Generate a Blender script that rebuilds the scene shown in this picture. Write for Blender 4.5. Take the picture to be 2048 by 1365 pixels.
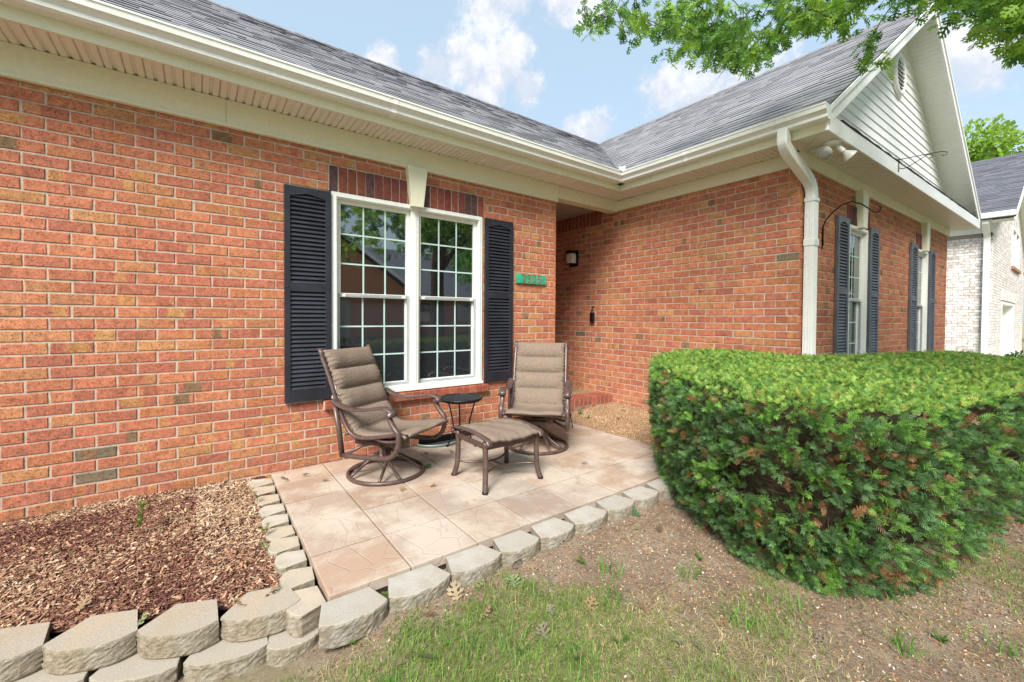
import bpy, bmesh, math, random
import numpy as np
from mathutils import Vector, Matrix, Euler
R_ = math.radians
random.seed(7); rng = np.random.default_rng(7)
S = bpy.context.scene
for o in list(bpy.data.objects): bpy.data.objects.remove(o)
col = S.collection
PI = math.pi

# ------------------------------------------------------------------ camera
CX, CY, CZ = -3.43763, -3.75721, 1.22307
yaw, pit, rol = R_(36.60677), R_(-1.02734), R_(0.33829)
f_ = Vector((math.sin(yaw)*math.cos(pit), math.cos(yaw)*math.cos(pit), math.sin(pit)))
r_ = Vector((math.cos(yaw), -math.sin(yaw), 0)); u_ = r_.cross(f_)
r2 = math.cos(rol)*r_ + math.sin(rol)*u_; u2 = -math.sin(rol)*r_ + math.cos(rol)*u_
cam = bpy.data.cameras.new('camera'); co = bpy.data.objects.new('camera', cam); col.objects.link(co)
cam.sensor_width = 36; cam.lens = 847.675/2048*36; cam.shift_y = -(682.5-651.668)/2048
cam.clip_start = .02; cam.clip_end = 2000
co.matrix_world = Matrix(((r2.x, u2.x, -f_.x, CX), (r2.y, u2.y, -f_.y, CY), (r2.z, u2.z, -f_.z, CZ), (0, 0, 0, 1)))
S.camera = co
S.render.resolution_x = 1024; S.render.resolution_y = 682
S.render.engine = 'CYCLES'
S.view_settings.view_transform = 'Standard'; S.view_settings.look = 'None'; S.view_settings.gamma = 1
S.view_settings.use_curve_mapping = False
S.view_settings.exposure = 1.2

# ------------------------------------------------------------------ world + sun
SUN_DIR = Vector((-.62, -.50, .80)).normalized()          # towards the sun
el = math.asin(SUN_DIR.z); az = math.atan2(SUN_DIR.x, SUN_DIR.y)
w = bpy.data.worlds.new('World'); S.world = w; w.use_nodes = True
nt = w.node_tree; N = nt.nodes; L = nt.links; N.clear()
def nd(t, **k):
    n = N.new(t)
    for a, b in k.items(): setattr(n, a, b)
    return n
out = nd('ShaderNodeOutputWorld'); bg = nd('ShaderNodeBackground'); bg.inputs[1].default_value = .162
sky = nd('ShaderNodeTexSky', sky_type='NISHITA'); sky.sun_disc = False
sky.sun_elevation = el; sky.sun_rotation = az; sky.air_density = 1.3; sky.dust_density = 2.0; sky.ozone_density = 1.5
tc = nd('ShaderNodeTexCoord')
sep = nd('ShaderNodeSeparateXYZ'); L.new(tc.outputs['Generated'], sep.inputs[0])
mx = nd('ShaderNodeMath', operation='MAXIMUM'); L.new(sep.outputs[2], mx.inputs[0]); mx.inputs[1].default_value = .12
dv = nd('ShaderNodeVectorMath', operation='DIVIDE'); L.new(tc.outputs['Generated'], dv.inputs[0])
cb = nd('ShaderNodeCombineXYZ'); [L.new(mx.outputs[0], cb.inputs[i]) for i in range(3)]; L.new(cb.outputs[0], dv.inputs[1])
nz = nd('ShaderNodeTexNoise'); nz.inputs['Scale'].default_value = 1.6; nz.inputs['Detail'].default_value = 9; nz.inputs['Roughness'].default_value = .62
L.new(dv.outputs[0], nz.inputs['Vector'])
nz2 = nd('ShaderNodeTexNoise'); nz2.inputs['Scale'].default_value = 11; nz2.inputs['Detail'].default_value = 12; nz2.inputs['Roughness'].default_value = .66
L.new(tc.outputs['Generated'], nz2.inputs['Vector'])
rp = nd('ShaderNodeMapRange', interpolation_type='SMOOTHSTEP'); rp.inputs[1].default_value = .58; rp.inputs[2].default_value = 1.0
L.new(nz.outputs[0], rp.inputs[0])
prev = rp.outputs[0]
# cumulus clouds at fixed directions in the sky (direction, angular radius)
def pixdir(px, py):
    return (f_ + r2*((px-1024)/847.675) - u2*((py-651.668)/847.675)).normalized()
CL = [(.555, .665, .50, .085), ]
CL = []
for px, py, ra in ((930, 128, .060), (1000, 145, .064), (870, 135, .045), (1050, 178, .045), (960, 180, .055), (1020, 115, .05), (770, 122, .035), (1000, -30, .08), (1150, -35, .08), (1190, 262, .045), (1140, 265, .035), (1400, 180, .06), (1330, 185, .05), (1950, 120, .07), (2010, 80, .06), (1500, 200, .08)):
    d = pixdir(px, py); CL.append((d.x, d.y, d.z, ra))
for x, y, z, ra in CL:
    sb = nd('ShaderNodeVectorMath', operation='DISTANCE'); sb.inputs[1].default_value = (x, y, z)
    L.new(tc.outputs['Generated'], sb.inputs[0])
    m1 = nd('ShaderNodeMath', operation='MULTIPLY_ADD'); L.new(nz2.outputs[0], m1.inputs[0]); m1.inputs[1].default_value = -ra*3.0
    ad = nd('ShaderNodeMath', operation='ADD'); L.new(sb.outputs['Value'], m1.inputs[2]); 
    mr = nd('ShaderNodeMapRange', interpolation_type='SMOOTHSTEP'); mr.inputs[1].default_value = -ra*.35; mr.inputs[2].default_value = -ra*1.05
    mr.inputs[3].default_value = 0; mr.inputs[4].default_value = .9
    L.new(m1.outputs[0], mr.inputs[0])
    mm = nd('ShaderNodeMath', operation='MAXIMUM'); L.new(prev, mm.inputs[0]); L.new(mr.outputs[0], mm.inputs[1]); prev = mm.outputs[0]
mixc = nd('ShaderNodeMix', data_type='RGBA')
L.new(prev, mixc.inputs[0]); 
pale = nd('ShaderNodeMix', data_type='RGBA'); pale.inputs[0].default_value = .80
L.new(sky.outputs[0], pale.inputs[6]); pale.inputs[7].default_value = (1.50, 1.92, 2.28, 1)
L.new(pale.outputs[2], mixc.inputs[6])
cg = nd('ShaderNodeMix', data_type='RGBA'); cr_ = nd('ShaderNodeMapRange', interpolation_type='SMOOTHSTEP'); cr_.inputs[1].default_value = .42; cr_.inputs[2].default_value = .62; L.new(nz2.outputs[0], cr_.inputs[0]); L.new(cr_.outputs[0], cg.inputs[0]); cg.inputs[6].default_value = (2.05, 2.2, 2.5, 1); cg.inputs[7].default_value = (2.85, 2.85, 2.95, 1)
L.new(cg.outputs[2], mixc.inputs[7])
L.new(mixc.outputs[2], bg.inputs[0]); L.new(bg.outputs[0], out.inputs[0])
sl = bpy.data.lights.new('sun', 'SUN'); sl.energy = 2.9; sl.angle = R_(24); sl.color = (1, .95, .87)
so = bpy.data.objects.new('sun', sl); col.objects.link(so)
so.rotation_euler = (-SUN_DIR).to_track_quat('-Z', 'Y').to_euler()

# ------------------------------------------------------------------ helpers
def tag(o, label=None, cat=None, group=None, kind=None):
    if label: o['label'] = label
    if cat: o['category'] = cat
    if group: o['group'] = group
    if kind: o['kind'] = kind
    return o
def empty(name, loc=(0, 0, 0), rz=0, label=None, cat=None, group=None):
    o = bpy.data.objects.new(name, None); col.objects.link(o); o.empty_display_size = .1
    o.location = loc; o.rotation_euler = (0, 0, rz)
    return tag(o, label, cat, group)
class MB:
    """collects faces; build() links them as one mesh object"""
    def __init__(s): s.v = []; s.f = []; s.c = []; s.c2 = []; s.b = []; s.uv = []; s.cur = (1, 1, 1); s.cur2 = None; s.band = (9, 0, 0); s.M = None; s.sm = []
    def add(s, vs, fs, smooth=False, uvs=None):
        n = len(s.v)
        if s.M is not None: vs = [tuple(s.M @ Vector(v)) for v in vs]
        s.v += [tuple(v) for v in vs]
        for i, f in enumerate(fs):
            s.f.append([n+k for k in f]); s.c.append(s.cur); s.c2.append(s.cur2 or s.cur); s.b.append(s.band); s.sm.append(smooth)
            s.uv.append([(0, 0)]*len(f) if uvs is None else uvs[i])
    def box(s, x0, x1, y0, y1, z0, z1):
        v = [(x0, y0, z0), (x1, y0, z0), (x1, y1, z0), (x0, y1, z0), (x0, y0, z1), (x1, y0, z1), (x1, y1, z1), (x0, y1, z1)]
        s.add(v, [(0, 3, 2, 1), (4, 5, 6, 7), (0, 1, 5, 4), (1, 2, 6, 5), (2, 3, 7, 6), (3, 0, 4, 7)])
    def prism(s, poly, a, b, axis='z', smooth=False):
        """polygon in two axes extruded along the third from a to b"""
        def P(p, t): return (p[0], p[1], t) if axis == 'z' else ((p[0], t, p[1]) if axis == 'y' else (t, p[0], p[1]))
        n = len(poly); v = [P(p, a) for p in poly]+[P(p, b) for p in poly]
        s.add(v, [tuple(range(n))[::-1], tuple(range(n, 2*n))]+[(i, (i+1) % n, n+(i+1) % n, n+i) for i in range(n)], smooth)
    def tube(s, pts, r, n=8, closed=False, cap=True, flat=1.0, up=(0, 0, 1)):
        pts = [Vector(p) for p in pts]; m = len(pts); rr = r if isinstance(r, (list, tuple)) else [r]*m
        rings = []; pn = None
        for i in range(m):
            if closed: t = (pts[(i+1) % m]-pts[i-1]).normalized()
            else: t = (pts[min(i+1, m-1)]-pts[max(i-1, 0)]).normalized()
            if pn is None:
                a = Vector(up) if abs(t.dot(Vector(up))) < .9 else Vector((1, 0, 0))
                nn = (a-t*a.dot(t)).normalized()
            else: nn = (pn-t*pn.dot(t)).normalized()
            pn = nn; bb = t.cross(nn)
            rings.append([pts[i]+(nn*math.cos(2*PI*k/n)*rr[i]*flat+bb*math.sin(2*PI*k/n)*rr[i]) for k in range(n)])
        vs = [p for q in rings for p in q]; fs = []
        for i in range(m if closed else m-1):
            j = (i+1) % m
            for k in range(n): fs.append((i*n+k, i*n+(k+1) % n, j*n+(k+1) % n, j*n+k))
        if cap and not closed: fs += [tuple(range(n))[::-1], tuple((m-1)*n+k for k in range(n))]
        s.add(vs, fs, True)
    def lathe(s, prof, c=(0, 0, 0), n=24, axis=None):
        vs = []; fs = []
        for r, z in prof: vs += [Vector((r*math.cos(2*PI*k/n), r*math.sin(2*PI*k/n), z)) for k in range(n)]
        if axis is not None:
            q = Vector(axis).normalized().to_track_quat('Z', 'Y'); vs = [q @ v for v in vs]
        vs = [v+Vector(c) for v in vs]
        for i in range(len(prof)-1):
            for k in range(n): fs.append((i*n+k, i*n+(k+1) % n, (i+1)*n+(k+1) % n, (i+1)*n+k))
        fs += [tuple(range(n))[::-1], tuple((len(prof)-1)*n+k for k in range(n))]
        s.add(vs, fs, True)
    def build(s, name, mat, parent=None, bevel=0, label=None):
        me = bpy.data.meshes.new(name); me.from_pydata(s.v, [], s.f); 
        for nm, dat in (('c1', s.c), ('c2', s.c2), ('band', s.b)):
            a = me.attributes.new(nm, 'FLOAT_VECTOR', 'FACE'); a.data.foreach_set('vector', np.array(dat, dtype=np.float32).ravel())
        uvl = me.uv_layers.new(name='uv'); uvl.data.foreach_set('uv', np.array([c for q in s.uv for c in q], dtype=np.float32).ravel())
        me.polygons.foreach_set('use_smooth', s.sm); me.materials.append(mat); me.update()
        o = bpy.data.objects.new(name, me); col.objects.link(o)
        if parent: o.parent = parent
        if bevel:
            m = o.modifiers.new('bevel', 'BEVEL'); m.width = bevel; m.segments = 2; m.limit_method = 'ANGLE'; m.angle_limit = R_(40)
        if label: o['label'] = label
        return o
def np_mesh(name, V, F, mat, c1=None, smooth=False, parent=None):
    """V (n,3), F (m,k), c1 per-face colour"""
    me = bpy.data.meshes.new(name); k = F.shape[1]
    me.vertices.add(len(V)); me.vertices.foreach_set('co', V.astype(np.float32).ravel())
    me.loops.add(F.size); me.loops.foreach_set('vertex_index', F.astype(np.int32).ravel())
    me.polygons.add(len(F)); me.polygons.foreach_set('loop_start', np.arange(len(F), dtype=np.int32)*k)
    me.polygons.foreach_set('loop_total', np.full(len(F), k, dtype=np.int32))
    me.update(calc_edges=True)
    if c1 is not None:
        a = me.attributes.new('c1', 'FLOAT_VECTOR', 'FACE'); a.data.foreach_set('vector', c1.astype(np.float32).ravel())
    me.polygons.foreach_set('use_smooth', np.full(len(F), smooth)); me.materials.append(mat); me.update()
    o = bpy.data.objects.new(name, me); col.objects.link(o)
    if parent: o.parent = parent
    return o

# ------------------------------------------------------------------ materials
class Mat:
    def __init__(s, name, color=(.5, .5, .5), rough=.6, spec=.5, metal=0):
        s.m = bpy.data.materials.new(name); s.m.use_nodes = True; s.t = s.m.node_tree; s.n = s.t.nodes; s.l = s.t.links
        s.b = s.n['Principled BSDF']; s.b.inputs['Base Color'].default_value = (*color, 1); s.b.inputs['Roughness'].default_value = rough
        s.b.inputs['Specular IOR Level'].default_value = spec; s.b.inputs['Metallic'].default_value = metal
        s.tc = s.n.new('ShaderNodeTexCoord'); s.col = None; s.color = color; s.h = None
    def N(s, t, **k):
        n = s.n.new(t)
        for a, b in k.items(): setattr(n, a, b)
        return n
    def noise(s, scale, detail=6, rough=.6, stretch=None, vec=None, dist=0):
        n = s.N('ShaderNodeTexNoise'); n.inputs['Scale'].default_value = scale; n.inputs['Detail'].default_value = detail; n.inputs['Roughness'].default_value = rough
        n.inputs['Distortion'].default_value = dist
        v = vec or s.tc.outputs['Object']
        if stretch:
            mp = s.N('ShaderNodeMapping'); mp.inputs['Scale'].default_value = stretch; s.l.new(v, mp.inputs[0]); v = mp.outputs[0]
        s.l.new(v, n.inputs['Vector']); return n.outputs[0]
    def voro(s, scale, feature='F1', out=0, rand=1):
        n = s.N('ShaderNodeTexVoronoi', feature=feature); n.inputs['Scale'].default_value = scale; n.inputs['Randomness'].default_value = rand
        s.l.new(s.tc.outputs['Object'], n.inputs['Vector']); return n.outputs[out]
    def rng(s, x, a, b, c=0, d=1, smooth=True):
        n = s.N('ShaderNodeMapRange'); 
        if smooth: n.interpolation_type = 'SMOOTHSTEP'
        for i, v in enumerate((a, b, c, d)): n.inputs[i+1].default_value = v
        s.l.new(x, n.inputs[0]); return n.outputs[0]
    def mix(s, fac, a, b, mode='MIX'):
        n = s.N('ShaderNodeMix', data_type='RGBA'); n.blend_type = mode
        for i, v in ((0, fac), (6, a), (7, b)):
            if isinstance(v, (int, float)): n.inputs[i].default_value = v
            elif isinstance(v, tuple): n.inputs[i].default_value = (*v, 1)
            else: s.l.new(v, n.inputs[i])
        return n.outputs[2]
    def math(s, op, a, b):
        n = s.N('ShaderNodeMath', operation=op)
        for i, v in enumerate((a, b)):
            if isinstance(v, (int, float)): n.inputs[i].default_value = v
            else: s.l.new(v, n.inputs[i])
        return n.outputs[0]
    def attr(s, nm, vec=False):
        n = s.N('ShaderNodeAttribute', attribute_name=nm); return n.outputs['Vector' if vec else 'Color']
    def base(s, c): s.l.new(c, s.b.inputs['Base Color']); s.col = c; return s
    def vary(s, scale=8, amt=.25, detail=6):
        """gentle tonal variation of the base colour"""
        c = s.col or s.color; x = s.noise(scale, detail)
        k = s.rng(x, .3, .7, 1-amt, 1+amt*.6)
        cb = s.N('ShaderNodeCombineXYZ'); [s.l.new(k, cb.inputs[i]) for i in range(3)]
        return s.base(s.mix(1.0, c, cb.outputs[0], 'MULTIPLY'))
    def bump(s, h, dist=.002, strength=1):
        b = s.N('ShaderNodeBump'); b.inputs['Distance'].default_value = dist; b.inputs['Strength'].default_value = strength
        s.l.new(h, b.inputs['Height']); 
        if s.h is not None: s.l.new(s.h, b.inputs['Normal'])
        s.h = b.outputs[0]; s.l.new(s.h, s.b.inputs['Normal']); return s

def simple(name, color, rough=.5, spec=.5, metal=0, vs=8, amt=.12, bs=0, bd=.001):
    m = Mat(name, color, rough, spec, metal).vary(vs, amt)
    if bs: m.bump(m.noise(bs, 4), bd)
    return m.m
# brick: face colours come from the mesh, a second burnt colour crosses part of a brick
mb = Mat('brick_face', rough=.85, spec=.25)
uvn = mb.N('ShaderNodeUVMap', uv_map='uv'); su = mb.N('ShaderNodeSeparateXYZ'); mb.l.new(uvn.outputs[0], su.inputs[0])
bd = mb.N('ShaderNodeSeparateXYZ'); mb.l.new(mb.attr('band', True), bd.inputs[0])
du = mb.math('ADD', mb.math('SUBTRACT', su.outputs[0], bd.outputs[0]), mb.math('MULTIPLY', mb.math('SUBTRACT', mb.noise(45, 4), .5), .35))
ma = mb.rng(mb.math('DIVIDE', mb.math('ABSOLUTE', du, 0), bd.outputs[1]), .85, 1.12, 1, 0)
ma2 = mb.math('MULTIPLY', ma, mb.math('GREATER_THAN', bd.outputs[1], .01))
c = mb.mix(ma2, mb.attr('c1'), mb.attr('c2'))
speck = mb.rng(mb.noise(150, 4, .75, stretch=(1, 1, 1.6), dist=.5), .585, .66)
c = mb.mix(mb.math('MULTIPLY', speck, .7), c, (.15, .05, .032))
lite = mb.rng(mb.noise(60, 5, .65), .56, .75)
c = mb.mix(mb.math('MULTIPLY', lite, .30), c, (.62, .30, .19))
gz = mb.N('ShaderNodeSeparateXYZ'); mb.l.new(mb.tc.outputs['Object'], gz.inputs[0])
spl = mb.math('MULTIPLY', mb.rng(gz.outputs[2], .02, .34, 1, 0), mb.rng(mb.noise(3.5, 7, .7), .35, .65)); c = mb.mix(mb.math('MULTIPLY', spl, .38), c, (.30, .17, .10))
effl = mb.rng(mb.noise(1.3, 8, .75), .55, .8); c = mb.mix(mb.math('MULTIPLY', effl, .30), c, (.58, .38, .28))
drk = mb.rng(mb.noise(.9, 6, .7), .5, .75); c = mb.mix(mb.math('MULTIPLY', drk, .18), c, (.28, .10, .06))
mb.base(c).vary(26, .24)
pit_ = mb.rng(mb.noise(95, 5, .75, dist=.9), .55, .66)
scr = mb.noise(60, 3, .6, stretch=(2.2, 2.2, .5))
mb.bump(mb.math('SUBTRACT', mb.math('MULTIPLY', scr, .5), pit_), .0045, 1)
BRICK = mb.m
mo = Mat('mortar', (.52, .445, .365), .95, .1).vary(30, .2); mo.bump(mo.noise(160, 4), .002); MORTAR = mo.m
# painted trims
def trimmat(name, color, rough=.45):
    m = Mat(name, color, rough, .4)
    dirt = m.rng(m.noise(3, 8, .7), .52, .75)
    sk = m.rng(m.noise(14, 5, .7, stretch=(1, 1, .08)), .55, .75); dirt = m.math('MAXIMUM', dirt, m.math('MULTIPLY', sk, .7))
    m.base(m.mix(m.math('MULTIPLY', dirt, .32), color, tuple(c*.72 for c in color))); m.vary(40, .05)
    m.bump(m.noise(25, 3), .0008); return m.m
CREAM = trimmat('cream_trim', (.74, .73, .56)); WHITE = trimmat('white_trim', (.87, .88, .88)); VINYL = trimmat('window_vinyl', (.80, .82, .78), .35)
GUTTER = trimmat('gutter_paint', (.78, .80, .765), .3); SOFFIT = trimmat('soffit_vinyl', (.79, .75, .68)); SOFFITW = trimmat('rake_soffit', (.82, .84, .79))
SIDING = trimmat('white_siding', (.90, .91, .92), .5)
ms = Mat('shutter_plastic', (.022, .024, .034), .42, .5); wd = ms.noise(30, 6, .7, stretch=(6, 6, .6), dist=1.5); ms.bump(wd, .0012); ms.vary(5, .3); SHUT = ms.m
mg = Mat('shingle', rough=.92, spec=.3); gc = mg.attr('c1'); gran = mg.rng(mg.noise(330, 2, .6), .45, .6)
mg.base(mg.mix(mg.math('MULTIPLY', gran, .35), gc, (.34, .34, .37))).vary(2.2, .08); mg.bump(mg.noise(420, 2), .0015); SHING = mg.m
mgl = Mat('window_glass', (.006, .008, .010), .015, .5); mgl.b.inputs['IOR'].default_value = 3.4; mgl.bump(mgl.noise(2.2, 2), .0006, .35); GLASS = mgl.m
msc = Mat('screened_glass', (.022, .024, .030), .03, .5); msc.b.inputs['IOR'].default_value = 2.3; msc.bump(msc.noise(2.2, 2), .0006, .35); SCREEN = msc.m
MUNT = simple('muntin', (.50, .66, .62), .4); GREYF = simple('screen_frame', (.42, .46, .47), .4, metal=.2)
mp_ = Mat('patio_slab', (.50, .37, .28), .85, .3)
bl = mp_.rng(mp_.noise(2.2, 7, .65), .40, .62); c = mp_.mix(bl, mp_.attr('c1'), (.51, .44, .37))
st = mp_.rng(mp_.noise(6, 8, .7, dist=.6), .55, .72); c = mp_.mix(mp_.math('MULTIPLY', st, .65), c, (.30, .19, .125))
fs_ = mp_.rng(mp_.noise(260, 3, .7), .55, .7); w2 = mp_.rng(mp_.noise(1.1, 6, .7), .5, .7); c = mp_.mix(mp_.math('MULTIPLY', w2, .35), c, (.36, .26, .19)); c = mp_.mix(mp_.math('MULTIPLY', fs_, .25), c, (.72, .66, .58))
mp_.base(c)
cr = mp_.rng(mp_.voro(4.6, 'DISTANCE_TO_EDGE'), 0, .022, 0, 1)
mp_.base(mp_.mix(mp_.math('MULTIPLY', mp_.math('SUBTRACT', 1, cr), .10), c, (.28, .19, .13)))
mp_.bump(cr, .0015).bump(mp_.noise(180, 4), .0012); SLAB = mp_.m
mk = Mat('concrete_block', (.47, .44, .38), .92, .2)
c = mk.mix(mk.rng(mk.noise(7, 6), .35, .65), mk.attr('c1'), (.39, .35, .29))
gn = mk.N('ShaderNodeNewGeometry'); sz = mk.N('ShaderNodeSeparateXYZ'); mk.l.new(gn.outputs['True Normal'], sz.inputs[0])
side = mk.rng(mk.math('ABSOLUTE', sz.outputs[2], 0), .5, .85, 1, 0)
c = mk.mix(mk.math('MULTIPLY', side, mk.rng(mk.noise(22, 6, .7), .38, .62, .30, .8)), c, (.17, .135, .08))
c = mk.mix(mk.math('MULTIPLY', mk.rng(mk.noise(240, 3, .7), .58, .68), .5), c, (.75, .73, .68))
c = mk.mix(mk.math('MULTIPLY', mk.rng(mk.noise(300, 2, .7), .62, .70), .55), c, (.14, .12, .10))
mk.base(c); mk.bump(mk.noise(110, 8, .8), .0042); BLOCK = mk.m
def chipmat(name, rough=.9):
    m = Mat(name, rough=rough, spec=.2); m.base(m.attr('c1')).vary(60, .25); return m.m
CHIP = chipmat('wood_chip'); DIRTBIT = chipmat('litter')
def leafmat(name, trans=.35, rough=.5):
    m = Mat(name, rough=rough, spec=.35); m.base(m.attr('c1')).vary(30, .18)
    tr = m.N('ShaderNodeBsdfTranslucent'); m.l.new(m.col, tr.inputs[0]); mixs = m.N('ShaderNodeMixShader'); mixs.inputs[0].default_value = trans
    m.l.new(m.b.outputs[0], mixs.inputs[1]); m.l.new(tr.outputs[0], mixs.inputs[2]); m.l.new(mixs.outputs[0], m.n['Material Output'].inputs[0]); return m.m
LEAF = leafmat('leaf', .6); NEEDLE = leafmat('yew_needle', .25, .45); GRASS = leafmat('grass_blade', .35, .6); DRYLEAF = leafmat('dry_leaf', .2, .8)
md = Mat('soil', (.16, .10, .065), .95, .1)
c = md.mix(md.rng(md.noise(5, 8, .7), .35, .65), (.30, .22, .16), (.44, .345, .255))
c = md.mix(md.math('MULTIPLY', md.rng(md.voro(55), .0, .35, 1, 0), .55), c, (.45, .34, .25))
c = md.mix(md.math('MULTIPLY', md.rng(md.noise(120, 3, .7), .60, .68), .5), c, (.58, .50, .42))
c = md.mix(md.math('MULTIPLY', md.rng(md.noise(70, 5, .7), .52, .66), .75), c, (.12, .07, .05))
g1 = md.N('ShaderNodeAttribute', attribute_name='green').outputs['Fac']
c = md.mix(g1, c, md.mix(md.noise(40, 4), (.16, .20, .07), (.42, .35, .20)))
md.base(c); md.bump(md.noise(60, 9, .75), .022).bump(md.noise(220, 3), .006); SOIL = md.m
mm_ = Mat('mulch', (.1, .05, .04), .95, .1)
c = mm_.mix(mm_.rng(mm_.noise(28, 6, .7), .35, .65), (.05, .02, .018), (.20, .09, .055)); mm_.base(c); mm_.bump(mm_.noise(60, 6, .7), .02); MULCH = mm_.m
mpb = Mat('pebble_concrete', (.45, .3, .18), .8, .3)
vc = mpb.voro(95, out=1); sp = mpb.N('ShaderNodeSeparateXYZ'); mpb.l.new(vc, sp.inputs[0])
c = mpb.mix(mpb.rng(sp.outputs[0], .2, .8), (.50, .27, .11), (.62, .46, .28)); c = mpb.mix(mpb.math('GREATER_THAN', sp.outputs[1], .86), c, (.78, .72, .62))
c = mpb.mix(mpb.math('MULTIPLY', mpb.math('LESS_THAN', sp.outputs[1], .14), .8), c, (.20, .10, .05))
ed = mpb.voro(95); c = mpb.mix(mpb.rng(ed, .35, .6), c, (.20, .12, .06)); mpb.base(c).vary(3, .2); mpb.bump(ed, .004, -1 if False else 1); PEBBLE = mpb.m
mfb = Mat('sling_fabric', (.27, .205, .155), .9, .15)
wv = mfb.N('ShaderNodeTexNoise'); wv.inputs['Scale'].default_value = 160
c = mfb.mix(mfb.rng(mfb.noise(120, 3, .6, stretch=(3, 3, .5)), .35, .65), (.135, .102, .080), (.29, .227, .178)); 
c = mfb.mix(mfb.math('MULTIPLY', mfb.rng(mfb.noise(9, 4), .5, .7), .3), c, (.30, .19, .14)); mfb.base(c)
mfb.bump(mfb.noise(350, 2), .0012).bump(mfb.noise(28, 3, stretch=(1, 1, 3)), .005); FABRIC = mfb.m
FRAME = simple('bronze_frame', (.12, .078, .068), .36, .5, .25, 30, .25, 80, .0004)
BLACKM = simple('black_metal', (.012, .012, .015), .4, .5, .4)
TREEBARK = simple('bark', (.10, .075, .055), .95, .1, 0, 12, .4, 30, .02)
WBRICK = Mat('painted_brick', rough=.8, spec=.2).base(Mat('tmp').attr('c1')) if False else None
mw = Mat('whitewashed_brick', rough=.85, spec=.2); mw.base(mw.mix(mw.rng(mw.noise(14, 6, .7), .42, .68), mw.attr('c1'), (.42, .36, .33))); mw.bump(mw.noise(90, 4), .003); WBRICK = mw.m
WMORT = simple('grey_mortar', (.34, .29, .28), .95, .1)
DOORW = trimmat('white_door', (.82, .82, .80)); CONC = simple('driveway_concrete', (.50, .46, .40), .9, .2, 0, 4, .2, 60, .002)
CEIL = simple('porch_ceiling', (.42, .40, .36), .7)
CORE = simple('twig_core', (.055, .042, .026), .95, .1, 0, 20, .4, 40, .02)

# ------------------------------------------------------------------ frames of reference
BX, YC = 1.128, -2.155
th = R_(1.8)
MA = Matrix.Identity(4)
MBw = Matrix(((0, 1, 0, BX), (-1, 0, 0, 0), (0, 0, 1, 0), (0, 0, 0, 1)))          # local x -> -y, local y -> +x
MC = Matrix(((math.cos(th), math.sin(th), 0, BX), (-math.sin(th), math.cos(th), 0, YC), (0, 0, 1, 0), (0, 0, 0, 1)))
COURSE, BL = .075546, .2032
PAL = [((.535, .195, .108), 36), ((.505, .178, .108), 28), ((.56, .218, .112), 24), ((.46, .158, .10), 6), ((.55, .265, .120), 5), ((.54, .235, .115), 9), ((.21, .16, .105), .5)]
BAND = [(.56, .29, .12), (.55, .25, .12), (.44, .15, .09), (.50, .21, .09), (.52, .20, .09), (.53, .25, .10), (.26, .16, .09)]
def pick():
    t = random.random()*sum(q for _, q in PAL)
    for c_, q in PAL:
        t -= q
        if t <= 0: return c_
    return PAL[0][0]
def rsub(r, h):
    x0, x1, z0, z1 = r; a, b, c_, d = h
    if a >= x1 or b <= x0 or c_ >= z1 or d <= z0: return [r]
    o = []
    if z0 < c_: o.append((x0, x1, z0, c_))
    if d < z1: o.append((x0, x1, d, z1))
    zz0, zz1 = max(z0, c_), min(z1, d)
    if x0 < a: o.append((x0, a, zz0, zz1))
    if b < x1: o.append((b, x1, zz0, zz1))
    return o
def one_brick(m, x0, x1, z0, z1, y=0., depth=.03, colr=None, band=True, jit=.0018, orient=0):
    c1 = colr or pick(); k = 1+random.uniform(-.11, .09)
    m.cur = tuple(v*k for v in c1); m.cur2 = None; m.band = (9, 0, 0)
    if band and random.random() < .36:
        m.cur2 = tuple(v*k for v in random.choice(BAND)); m.band = (random.random(), random.uniform(.1, .35), 0)
    j = lambda: random.uniform(-jit, jit)
    y = y+random.uniform(-.0015, .0015); b = min(.004, (x1-x0)*.2, (z1-z0)*.2)
    o = [(x0+j(), z0+j()), (x1+j(), z0+j()), (x1+j(), z1+j()), (x0+j(), z1+j())]
    sx = [1, -1, -1, 1]; szz = [1, 1, -1, -1]
    v = [(p[0]+sx[i]*b, y, p[1]+szz[i]*b) for i, p in enumerate(o)]+[(p[0], y+b*.9, p[1]) for p in o]+[(p[0], y+depth, p[1]) for p in o]
    u = [[(0, 0), (1, 0), (1, 1), (0, 1)]] if orient == 0 else [[(0, 0), (0, 1), (1, 1), (1, 0)]]
    q = [(0, 1, 2, 3)]; 
    for i in range(4):
        n = (i+1) % 4; q.append((i, 4+i, 4+n, n)); u.append([u[0][i], u[0][i], u[0][n], u[0][n]])
    for i in range(4):
        n = (i+1) % 4; q.append((4+i, 8+i, 8+n, 4+n)); u.append([u[0][i], u[0][i], u[0][n], u[0][n]])
    m.add(v, q, False, u)
def bond(m, x0, x1, k0, k1, zoff=0, xoff=0, holes=(), par=0, y=0., palette=None):
    for k in range(k0, k1):
        z0 = zoff+k*COURSE+.0048; z1 = zoff+(k+1)*COURSE-.0048
        s = xoff+(((k+par) % 2)*BL/2); n0 = math.floor((x0-s)/BL)-1; n1 = math.ceil((x1-s)/BL)+1
        for n in range(n0, n1):
            dx = random.uniform(-.002, .002)
            a, b = max(s+n*BL+.0048+dx, x0), min(s+(n+1)*BL-.0048+dx, x1)
            if b-a < .012: continue
            rs = [(a, b, z0, z1)]
            for h in holes: rs = [q for r in rs for q in rsub(r, h)]
            for r in rs:
                if r[1]-r[0] > .01 and r[3]-r[2] > .01: one_brick(m, *r, y=y, colr=palette() if palette else None)
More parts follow.
